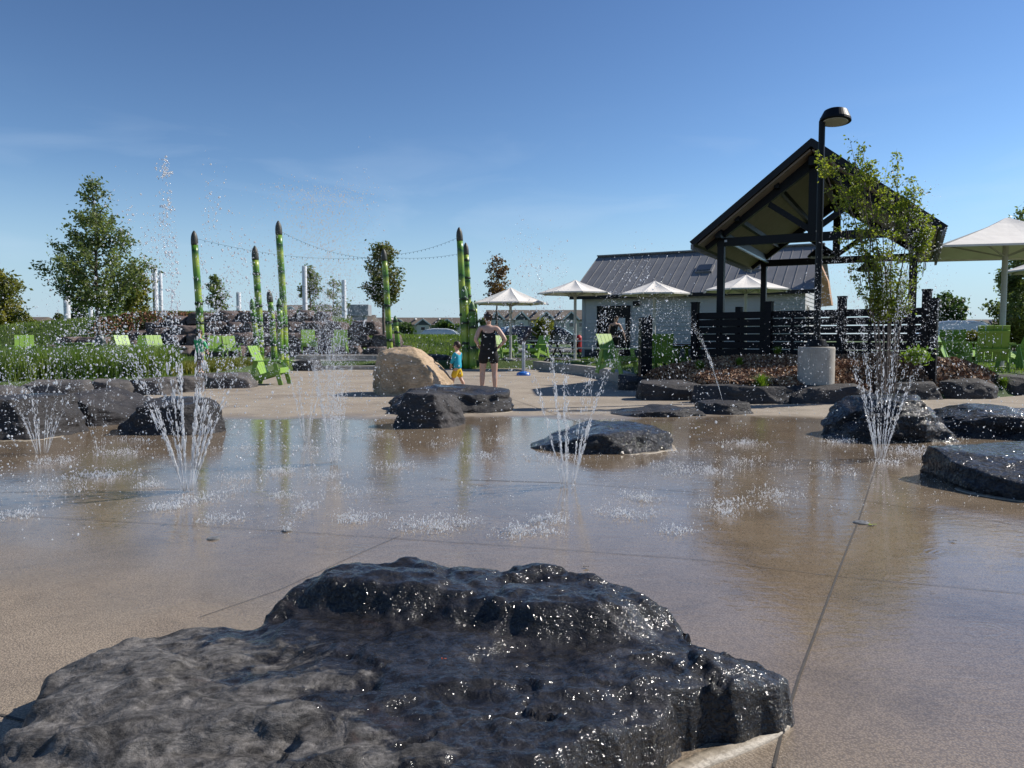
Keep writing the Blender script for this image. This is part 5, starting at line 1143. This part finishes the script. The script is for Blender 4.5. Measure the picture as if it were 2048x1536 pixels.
def head(parent_mesh, c, r, yaw, hair_mat, bun=False, tilt=0, short=True):
    """features of a head and its hair; c centre in local coords; face direction from yaw (0 = looking away +y)"""
    rot = Matrix.Translation(c) @ Matrix.Rotation(yaw, 4, 'Z') @ Matrix.Rotation(tilt, 4, 'X')
    # hair cap: covers crown and back (-y), leaves the face (+y)
    bm = bmesh.new(); bmesh.ops.create_icosphere(bm, subdivisions=4, radius=1)
    for v in bm.verts:
        d = v.co.copy(); v.co = Vector((d.x * r * .86, d.y * r * 1.04, d.z * r * 1.16)); k = 1.06 + .03 * noise.noise(d * 6)
        low = -.25 - .75 * sstep(.2, -.9, d.y) if not short else -.05 - .62 * sstep(.25, -.8, d.y)
        if d.y > .25 and d.z < .45: k = .90
        if d.z < low: k = .80
        v.co *= k
        v.co += Vector((0, 0, .0))
    bm.transform(rot); me = bpy.data.meshes.new('hair'); bm.to_mesh(me); bm.free(); link_mesh('hair', me, hair_mat, parent_mesh, True)
    if bun:
        bm = bmesh.new(); bmesh.ops.create_icosphere(bm, subdivisions=3, radius=r * .55)
        for v in bm.verts: v.co = Vector((v.co.x * 1.1, v.co.y * .8, v.co.z * .9)) * (1 + .1 * noise.noise(v.co * 40)) + Vector((0, -r * 1.0, r * .25))
        bm.transform(rot); me = bpy.data.meshes.new('hair_bun'); bm.to_mesh(me); bm.free(); link_mesh('hair_bun', me, hair_mat, parent_mesh, True)
    # face: nose, eyes, lips, ears
    m = MB(); 
    def P(x, y, z): return rot @ Vector((x * r, y * r, z * r))
    m.path([P(0, .93, .12), P(0, 1.10, -.12), P(0, 1.14, -.24), P(0, .95, -.30)], [r * .08, r * .12, r * .15, r * .07], 8)
    for s in (-1, 1): m.path([P(s * .78, .02, .12), P(s * .92, -.04, .14), P(s * .93, -.04, -.05), P(s * .80, .04, -.22)], [r * .07, r * .11, r * .10, r * .05], 7)
    m.build('face_features', MT['flesh'], parent_mesh, smooth=True)
    m = MB()
    for s in (-1, 1): m.path([P(s * .36 - .12, .86, .10), P(s * .36 + .12, .86, .10)], r * .075, 7)
    m.build('eyes', MT['hair'], parent_mesh); m = MB(); m.path([P(-.26, .86, -.50), P(0, .93, -.49), P(.26, .86, -.50)], r * .06, 7); m.build('mouth', mk('lips', (.45, .16, .14), None, 9, .5) if 'lips' not in bpy.data.materials else bpy.data.materials['lips'], parent_mesh)
def hand_pts(P, E, k, w, fwd, side, sc, curl=.5, thumb=1):
    """palm, four unequal bent fingers and a side thumb from wrist w along fwd"""
    w = Vector(w); f = Vector(fwd).normalized(); s = Vector(side).normalized(); n = f.cross(s)
    palm = w + f * .045 * sc; kn = w + f * .085 * sc; P[k + '_palm'] = (*palm, .030 * sc, .017 * sc); E.append((k + '_wrist', k + '_palm'))
    for i, (o, L) in enumerate(((-.030, .070), (-.010, .080), (.010, .075), (.028, .058))):
        a = kn + s * o * sc; b = a + (f * (1 - curl * .3) + n * curl * .5).normalized() * L * .5 * sc; c = b + (f * (1 - curl) + n * curl).normalized() * L * .5 * sc; q = '%s_f%d' % (k, i)
        P[q + 'a'] = (*a, .0105 * sc); P[q + 'b'] = (*b, .0090 * sc); P[q + 'c'] = (*c, .0075 * sc); E += [(k + '_palm', q + 'a'), (q + 'a', q + 'b'), (q + 'b', q + 'c')]
    a = w + f * .03 * sc - s * .035 * sc * thumb; b = a + (f * .7 - s * .5 * thumb + n * .2).normalized() * .045 * sc; P[k + '_ta'] = (*a, .012 * sc); P[k + '_tb'] = (*b, .010 * sc); E += [(k + '_palm', k + '_ta'), (k + '_ta', k + '_tb')]
def person(label, loc, rz, P, E, root, clothes, headc, headr, yaw, bun=False, name='person', short=True, tilt=0):
    o = skin_body(name, P, E, MT['flesh'], None, 2, list(P).index(root)); o.location = loc; o.rotation_euler = (0, 0, rz); tag(o, label, 'person')
    for cn_, cp, ce, cm in clothes: skin_body(cn_, cp, ce, cm, o, 2, 0)
    head(o, Vector(headc), headr, yaw, MT['hair'], bun, tilt, short); return o
def grow(P, keys, g, repl=None):
    d = {}
    for k in keys:
        v = P[k]; d[k] = (v[0], v[1], v[2], v[3] + g, (v[4] if len(v) > 4 else v[3]) + g)
    d.update(repl or {}); return d
# woman seen from behind, hands on hips
def woman():
    Y = 15.5; x = XP(977, Y); P = {}; E = []
    P['pelvis'] = (0, 0, .92, .175, .13); P['waist'] = (0, 0, 1.08, .150, .115); P['chest'] = (0, .0, 1.25, .165, .115); P['upper'] = (0, 0, 1.37, .13, .08); P['neck'] = (0, .015, 1.45, .052); P['skull0'] = (-.01, .03, 1.53, .070, .078); P['skull1'] = (-.02, .03, 1.60, .078, .092); P['skull2'] = (-.02, .02, 1.665, .05, .06)
    E += [('pelvis', 'waist'), ('waist', 'chest'), ('chest', 'upper'), ('upper', 'neck'), ('neck', 'skull0'), ('skull0', 'skull1'), ('skull1', 'skull2')]
    for s, k in ((-1, 'l'), (1, 'r')):
        ex = .36 if s > 0 else .27; P[k + '_sh'] = (s * .175, 0, 1.375, .060); P[k + '_el'] = (s * ex, .03 - .10, 1.13, .043); P[k + '_wrist'] = (s * .215, .035, .985, .028)
        P[k + '_fore'] = (s * (ex - .05), -.045, 1.08, .042)
        E += [('upper', k + '_sh'), (k + '_sh', k + '_el'), (k + '_el', k + '_fore'), (k + '_fore', k + '_wrist')]
        hand_pts(P, E, k, P[k + '_wrist'][:3], (-s * .55, .75, -.35), (0, .4, 1), 1.0, .5, -1)
        P[k + '_hip'] = (s * .095, 0, .84, .108); P[k + '_thigh'] = (s * .115, .0, .66, .088); P[k + '_knee'] = (s * .125, .0, .47, .060); P[k + '_calf'] = (s * .13, -.02, .34, .060); P[k + '_ank'] = (s * .135, -.01, .09, .036); P[k + '_heel'] = (s * .135, -.03, .045, .036); P[k + '_toe'] = (s * .15, .15, .03, .034, .022)
        E += [('pelvis', k + '_hip'), (k + '_hip', k + '_thigh'), (k + '_thigh', k + '_knee'), (k + '_knee', k + '_calf'), (k + '_calf', k + '_ank'), (k + '_ank', k + '_heel'), (k + '_heel', k + '_toe')]
    top = {'a': (0, 0, .86, .19, .15), 'a2': (0, 0, .97, .20, .155), 'b': (0, 0, 1.08, .175, .14), 'c': (0, 0, 1.22, .187, .14), 'd': (0, 0, 1.31, .165, .115), 'e': (.10, 0, 1.365, .035, .05), 'f': (-.10, 0, 1.365, .035, .05), 'g': (.105, 0, 1.415, .034, .092), 'h': (-.105, 0, 1.415, .034, .092)}
    te = [('a', 'a2'), ('a2', 'b'), ('b', 'c'), ('c', 'd'), ('d', 'e'), ('d', 'f'), ('e', 'g'), ('f', 'h')]
    sh = {'a': (0, 0, .90, .215, .17), 'b': (0, 0, 1.06, .18, .145), 'c': (.105, 0, .80, .135), 'd': (-.105, 0, .80, .135), 'e': (.125, 0, .60, .128), 'f': (-.125, 0, .60, .128)}
    se = [('a', 'b'), ('a', 'c'), ('a', 'd'), ('c', 'e'), ('d', 'f')]
    person('woman in black tank top and black shorts seen from behind, hands on hips', (x, Y, 0), R(-4), P, E, 'pelvis', [('tank_top', top, te, MT['blackcloth']), ('shorts', sh, se, MT['blackcloth'])], (-.02, .025, 1.60), .094, R(50), True, short=False)
woman()
def kid(label, px, Y, z, H, rz, shirt, shorts, yaw, armr, arml, stride=0.05, foot=True, step=(0, 0)):
    s_ = H / 1.12; P = {}; E = []; q = lambda *a: tuple(v * s_ for v in a)
    P['pelvis'] = q(0, 0, .54, .085, .07); P['waist'] = q(0, 0, .64, .08, .065); P['chest'] = q(0, 0, .76, .092, .068); P['upper'] = q(0, 0, .84, .075, .055); P['neck'] = q(0, .01, .895, .034); P['skull0'] = q(0, .02, .955, .056, .064); P['skull1'] = q(0, .02, 1.02, .068, .08); P['skull2'] = q(0, .01, 1.075, .045, .055)
    E += [('pelvis', 'waist'), ('waist', 'chest'), ('chest', 'upper'), ('upper', 'neck'), ('neck', 'skull0'), ('skull0', 'skull1'), ('skull1', 'skull2')]
    for s, k, a in ((-1, 'l', arml), (1, 'r', armr)):
        P[k + '_sh'] = q(s * .105, 0, .835, .038); P[k + '_el'] = q(s * (.125 + a[0] * .5), a[1] * .5, .70, .029); P[k + '_wrist'] = q(s * (.13 + a[0]), a[1], .575 + abs(a[2]), .020); E += [('upper', k + '_sh'), (k + '_sh', k + '_el'), (k + '_el', k + '_wrist')]
        hand_pts(P, E, k, P[k + '_wrist'][:3], (s * a[0] * .8, a[1], -1), (0, 1, 0), .70 * s_, .4, 1)
        fy = step[0] if s > 0 else step[1]
        P[k + '_hip'] = q(s * .052, 0, .49, .062); P[k + '_knee'] = q(s * (.055 + stride * .5), fy * .5 + .02, .29, .040); P[k + '_calf'] = q(s * (.057 + stride * .7), fy * .8 - .01, .20, .039); P[k + '_ank'] = q(s * (.06 + stride), fy - .01, .055, .025); P[k + '_heel'] = q(s * (.06 + stride), fy - .02, .028, .024); P[k + '_toe'] = q(s * (.065 + stride), fy + .10, .02, .024, .016)
        E += [('pelvis', k + '_hip'), (k + '_hip', k + '_knee'), (k + '_knee', k + '_calf'), (k + '_calf', k + '_ank'), (k + '_ank', k + '_heel'), (k + '_heel', k + '_toe')]
    g = .014 * s_
    tp = {'a': q(0, 0, .48, .10, .085), 'b0': q(0, 0, .56, .108, .092), 'b': q(0, 0, .65, .10, .084), 'c': q(0, 0, .77, .105, .08), 'd': q(0, 0, .84, .10, .074), 'd2': q(0, 0, .872, .062, .054)}; te = [('a', 'b0'), ('b0', 'b'), ('b', 'c'), ('c', 'd'), ('d', 'd2')]
    for s, k in ((-1, 'l'), (1, 'r')):
        w = Vector(P[k + '_wrist'][:3]); e_ = Vector(P[k + '_el'][:3]); cu = e_.lerp(w, .85); tp[k + 's'] = grow(P, [k + '_sh'], g)[k + '_sh']; tp[k + 'e'] = grow(P, [k + '_el'], g)[k + '_el']; tp[k + 'w'] = (*cu, .024 * s_ + g * .6); te += [('d', k + 's'), (k + 's', k + 'e'), (k + 'e', k + 'w')]
    sh = {'a': q(0, 0, .52, .098, .082), 'b': q(0, 0, .58, .092, .076)}; se = [('a', 'b')]
    for s, k in ((-1, 'l'), (1, 'r')):
        h_ = Vector(P[k + '_hip'][:3]); kn = Vector(P[k + '_knee'][:3]); sh[k + 'h'] = (*h_, .074 * s_); e_ = h_.lerp(kn, .95); sh[k + 'k'] = (*e_, .070 * s_); se += [('a', k + 'h'), (k + 'h', k + 'k')]
    person(label, (XP(px, Y), Y, z), R(rz), P, E, 'pelvis', [('long_sleeved_shirt', tp, te, MT[shirt]), ('shorts', sh, se, MT[shorts])], q(0, .015, 1.005), .082 * s_, yaw)
kid('small boy in a turquoise long sleeved shirt and yellow shorts beside the tan boulder', 915, 16.3, 0, 1.12, 62, 'teal', 'yellowc', R(10), (.0, .04, 0), (-.02, .10, .02), .03, step=(-.10, .12))
kid('boy in a green long sleeved shirt and grey shorts standing on an edging stone', 398, 17.9, .335, 1.06, -12, 'greenc', 'greyc', R(-35), (.09, .02, 0), (-.01, .12, .0), -.02)
def adult_far():
    Y = 29.0; x = XP(1228, Y); P = {}; E = []
    P['pelvis'] = (0, 0, .92, .15, .11); P['waist'] = (0, 0, 1.08, .13, .10); P['chest'] = (.02, .0, 1.27, .15, .11); P['upper'] = (.03, 0, 1.40, .13, .08); P['neck'] = (.05, 0, 1.48, .05); P['skull0'] = (.07, .01, 1.56, .07, .08); P['skull1'] = (.08, .01, 1.63, .078, .092); P['skull2'] = (.08, 0, 1.69, .05, .06)
    E += [('pelvis', 'waist'), ('waist', 'chest'), ('chest', 'upper'), ('upper', 'neck'), ('neck', 'skull0'), ('skull0', 'skull1'), ('skull1', 'skull2')]
    for s, k in ((-1, 'l'), (1, 'r')):
        P[k + '_sh'] = (.03 + s * .17, 0, 1.39, .058); P[k + '_el'] = (.03 + s * (.30 if s > 0 else .24), -.02, 1.13, .042); P[k + '_wrist'] = (.05 + s * (.36 if s > 0 else .2), -.05, .90, .027); E += [('upper', k + '_sh'), (k + '_sh', k + '_el'), (k + '_el', k + '_wrist')]; hand_pts(P, E, k, P[k + '_wrist'][:3], (s * .2, 0, -1), (0, 1, 0), 1.0, .4, 1)
        P[k + '_hip'] = (s * .09, 0, .84, .10); P[k + '_knee'] = (s * .11, .02, .47, .058); P[k + '_ank'] = (s * .12, -.01, .09, .036); P[k + '_toe'] = (s * .13, -.16, .03, .034, .022); E += [('pelvis', k + '_hip'), (k + '_hip', k + '_knee'), (k + '_knee', k + '_ank'), (k + '_ank', k + '_toe')]
    top = grow(P, ['pelvis', 'waist', 'chest', 'upper', 'l_sh', 'r_sh'], .016); te = [('pelvis', 'waist'), ('waist', 'chest'), ('chest', 'upper'), ('upper', 'l_sh'), ('upper', 'r_sh')]
    sh = grow(P, ['pelvis', 'l_hip', 'r_hip', 'l_knee', 'r_knee', 'l_ank', 'r_ank'], .016); se = [('pelvis', 'l_hip'), ('pelvis', 'r_hip'), ('l_hip', 'l_knee'), ('r_hip', 'r_knee'), ('l_knee', 'l_ank'), ('r_knee', 'r_ank')]
    person('person in dark clothes behind the spray in front of the building door', (x, Y, .3), 0, P, E, 'pelvis', [('top', top, te, MT['blackcloth']), ('trousers', sh, se, MT['blackcloth'])], (.08, .005, 1.625), .092, R(180))
adult_far()

# ------------------------------------------------------------------ water: jets of falling drops and splashes
ICO = None
def ico(sub):
    bm = bmesh.new(); bmesh.ops.create_icosphere(bm, subdivisions=sub, radius=1); v = np.array([x.co[:] for x in bm.verts]); f = np.array([[l.index for l in x.verts] for x in bm.faces]); bm.free(); return v, f
I1, I2 = ico(1), ico(2)
def drops(C, r, ax, st, base=I1):
    """beads at C with radius r, stretched st times along unit axis ax"""
    bv, bf = base; n = len(C); a = ax / (np.linalg.norm(ax, axis=1)[:, None] + 1e-9); proj = bv @ a.T   # (V,n)
    V = bv[None] * r[:, None, None] + (proj.T * (st - 1)[:, None] * r[:, None])[:, :, None] * a[:, None, :] + C[:, None, :]
    F_ = bf[None] + (np.arange(n) * len(bv))[:, None, None]; return V.reshape(-1, 3), F_.reshape(-1, 3)
g_ = 9.81
def jet(label, px, py, Hmax, ns, spread, nd, seed, z0=0.01, wind=(-.12, 0), r0=.0032, solid=.36, mist=0, ring=.03, dirs=None, base=I1, column=False):
    r0 *= .76; nd = int(nd * 1.9); rs = np.random.RandomState(seed); b = G(px, py, z0); Vs = []; Fs = []; off = 0; C = []; Rr = []; AX = []; ST = []
    tube = MB()
    for i in range(ns):
        az = 2 * np.pi * i / ns * (1 if i % 3 else 1.7) + rs.uniform(-.15, .15); th = spread * (rs.uniform(.8, 1.1) if i % 3 else rs.uniform(.15, .6)) if dirs is None else dirs[i][1]
        if dirs is not None: az = dirs[i][0]
        hm = Hmax * rs.uniform(.86, 1.06) * (1 - .38 * min(1, th / max(spread, .01)) ** 2 if dirs is None else 1); v0 = math.sqrt(2 * g_ * hm); vx, vy, vz = v0 * math.sin(th) * math.cos(az), v0 * math.sin(th) * math.sin(az), v0 * math.cos(th); T = 2 * vz / g_
        sx_, sy_ = b.x + ring * math.cos(az), b.y + ring * math.sin(az)
        t1 = solid / v0 * 1.0
        pts = [(sx_ + vx * t, sy_ + vy * t, z0 + vz * t - g_ * t * t / 2) for t in np.linspace(0, t1, 6)]; tube.path(pts, [r0 * .85 * q for q in (1, .95, .9, .8, .7, .5)], 6)
        n = nd; u = rs.uniform(0, 1, n); t = t1 * .5 + (T - t1 * .5) * u ** 1.25; dens = np.exp(-t * 1.0)
        jit = rs.normal(size=(n, 3)) * (.0022 + .11 * np.clip(t / T, 0, 1) ** 1.3)[:, None] * np.array([1, 1, .9])
        vv = 1 + rs.normal(size=n) * .035 * np.clip(t / T * 3, 0, 1)
        X = sx_ + vx * t * vv + wind[0] * t * t; Y = sy_ + vy * t * vv + wind[1] * t * t; Z = z0 + vz * t * vv - g_ * t * t / 2
        # beads bunch along the stream
        c = np.stack([X, Y, Z], 1) + jit; k = c[:, 2] > .004; c = c[k]; t = t[k]
        r = r0 * np.where(t < T * .3, .95, 1.0) * rs.lognormal(-.3, .5, len(c)) * (.8 + .5 * np.clip(t / T, 0, 1)); r = np.clip(r, .0013, .009)
        ax = np.stack([np.full(len(t), vx), np.full(len(t), vy), vz - g_ * t], 1); st = np.where(t < T * .15, rs.uniform(3, 9, len(t)), np.where(t < T * .28, rs.uniform(1.3, 4, len(t)), rs.uniform(.9, 1.5, len(t))))
        C.append(c); Rr.append(r); AX.append(ax); ST.append(st)
    if column:   # the straight middle jet breaking into fat drops at its top
        n = 230; z = rs.uniform(1.0, 2.47, n) ** 1.0; z = np.where(rs.uniform(size=n) < .22, 2.42 + rs.normal(size=n) * .035, z); br = rs.choice([-.022, .03], n)
        c = np.stack([b.x - .115 + .012 * (2.4 - z) * 4 + np.where(z > 2.35, rs.normal(size=n) * .022, br + rs.normal(size=n) * .012), b.y + rs.normal(size=n) * .03, z], 1); C.append(c); Rr.append(np.clip(.0050 * rs.lognormal(0, .4, n), .002, .010)); AX.append(rs.normal(size=(n, 3)) * .5 + np.array([[0, 0, 1.0]])); ST.append(rs.uniform(.9, 1.7, n))
    if mist:
        t = rs.uniform(0, 1, mist); z = Hmax * (1 - (1 - t) ** 1.4); sp = .03 + .22 * (z / Hmax) ** 1.2; c = np.stack([b.x + rs.normal(size=mist) * sp - .03 * z, b.y + rs.normal(size=mist) * sp, z + .02], 1); C.append(c); Rr.append(np.clip(.0021 * rs.lognormal(0, .4, mist), .001, .006)); AX.append(np.tile([[0, 0, 1.0]], (mist, 1))); ST.append(rs.uniform(.9, 1.8, mist))
    C = np.concatenate(C); Rr = np.concatenate(Rr); AX = np.concatenate(AX); ST = np.concatenate(ST); V, f = drops(C, Rr, AX, ST, base)
    tv = np.array(tube.v); tf = []
    for q in tube.f:
        for j in range(1, len(q) - 1): tf.append((q[0], q[j], q[j + 1]))
    tf = np.array(tf) + len(V); V = np.concatenate([V, tv]); f = np.concatenate([f, tf]); V = V - np.array(b)
    o = np_mesh('water_jet', V, f, MT['water'], None, smooth=True); o.location = b; tag(o, label, 'water jet', 'water jets rising from the splash pad'); return o
jet('tall bright fan of water in front of the rounded black rock, nearest left jet', 376, 981, 2.3, 15, .27, 300, 1, ring=.035, wind=(-.05, 0), r0=.0048, column=True)
jet('fan of water at the far left in front of the reddish black rock', 84, 906, 1.75, 14, .29, 110, 2, ring=.05, wind=(-.05, 0))
jet('thin fan of water farther back, left of the frothy column', 613, 882, 2.2, 11, .2, 150, 3, ring=.03, wind=(.05, 0), r0=.0028)
jet('frothy foaming water column dissolving into fine spray', 668, 926, 2.5, 16, .16, 330, 4, ring=.03, mist=9000, wind=(-.12, 0), r0=.0026)
jet('evenly fanned central water jet in front of the low flat black rock', 1136, 969, 2.15, 15, .25, 230, 5, ring=.055, wind=(.03, 0), r0=.0034)
jet('water jet in front of the tall glittering rock at right', 1760, 916, 2.35, 15, .22, 260, 6, ring=.04, wind=(.05, 0), r0=.0034)
jet('tiny low burst of water on the pad behind the huge rock', 573, 1062, .10, 9, .5, 10, 7, ring=.01, r0=.0025, solid=.03)
# arcing jet from the small flat slab: one stream thrown up and to the left
jet('single thin water jet arcing left from the small flat slab', 1447, 806, 1.55, 2, .40, 330, 8, z0=.17, ring=.004, wind=(0, 0), r0=.0032, solid=1.3, dirs=[(math.pi, .27), (math.pi * .98, .285)])
jet('faint fan of water between the left jet and the reddish rock, mostly drops', 200, 900, 1.6, 7, .2, 60, 9, ring=.04, r0=.0024, solid=.05)
# splashes where drops land
rs = np.random.RandomState(77); C = []; Rr = []; AX = []; ST = []
SPL = [(195, 956, 62, 230), (310, 972, 26, 70), (556, 944, 34, 130), (572, 996, 30, 60), (385, 1004, 48, 150), (328, 1019, 26, 90), (652, 955, 34, 90), (600, 900, 44, 80), (716, 1040, 38, 130), (868, 1055, 62, 210), (1055, 1066, 50, 130), (1100, 1044, 32, 90), (780, 935, 36, 90), (965, 915, 44, 110), (1112, 916, 62, 130),
       (1290, 1000, 40, 90), (1405, 945, 60, 160), (1488, 888, 34, 130), (1540, 992, 44, 90), (1460, 1012, 60, 110), (1680, 886, 32, 130), (1825, 902, 62, 200), (1782, 926, 32, 80), (1250, 1032, 50, 90), (1342, 1066, 30, 50), (1452, 1030, 16, 40), (32, 1032, 28, 90), (110, 924, 44, 110), (252, 906, 46, 110), (500, 896, 44, 80), (1226, 846, 26, 60),
       (1182, 828, 44, 70), (742, 870, 34, 70), (440, 1040, 40, 80), (600, 1020, 30, 50), (1500, 925, 60, 90), (258, 882, 40, 60), (1880, 880, 40, 60), (1330, 935, 40, 60), (880, 890, 40, 40), (480, 960, 40, 70), (120, 980, 60, 60), (1650, 940, 50, 60), (700, 990, 50, 50), (460, 985, 30, 40), (1360, 905, 40, 50), (1010, 880, 40, 40)]
for px, py, w, n in SPL:
    n = int(n * 3.4); s = G(px, py); k = F / s.y; ang = rs.uniform(0, 2 * np.pi, n); ncl = max(4, n // 9); cx = rs.normal(size=ncl) * w * .62 / k; cy = rs.normal(size=ncl) * w * .5 / k; q = rs.randint(0, ncl, n)
    h = np.abs(rs.normal(size=n)) * .022; C.append(np.stack([s.x + cx[q] + rs.normal(size=n) * .03, s.y + cy[q] + rs.normal(size=n) * .03, .003 + h], 1)); Rr.append(np.clip(.0017 * rs.lognormal(0, .42, n), .0008, .005)); AX.append(rs.normal(size=(n, 3)) * .4 + np.array([[0, 0, 1.0]])); ST.append(rs.uniform(1, 5.0, n))
n = 5200; px = rs.uniform(0, 2048, n); py = rs.uniform(850, 1010, n) + rs.normal(size=n) * 25; s = [G(a, min(1090, max(835, b))) for a, b in zip(px, py)]
C.append(np.array([(p.x, p.y, .003 + abs(rs.normal()) * .02) for p in s])); Rr.append(np.clip(.0018 * rs.lognormal(0, .4, n), .001, .005)); AX.append(rs.normal(size=(n, 3))); ST.append(rs.uniform(1, 2.0, n))
V, f = drops(np.concatenate(C), np.concatenate(Rr), np.concatenate(AX), np.concatenate(ST)); tag(np_mesh('splashes', V, f, MT['water']), 'scattered splashes where falling drops hit the wet pad', 'splashes', None, 'stuff')
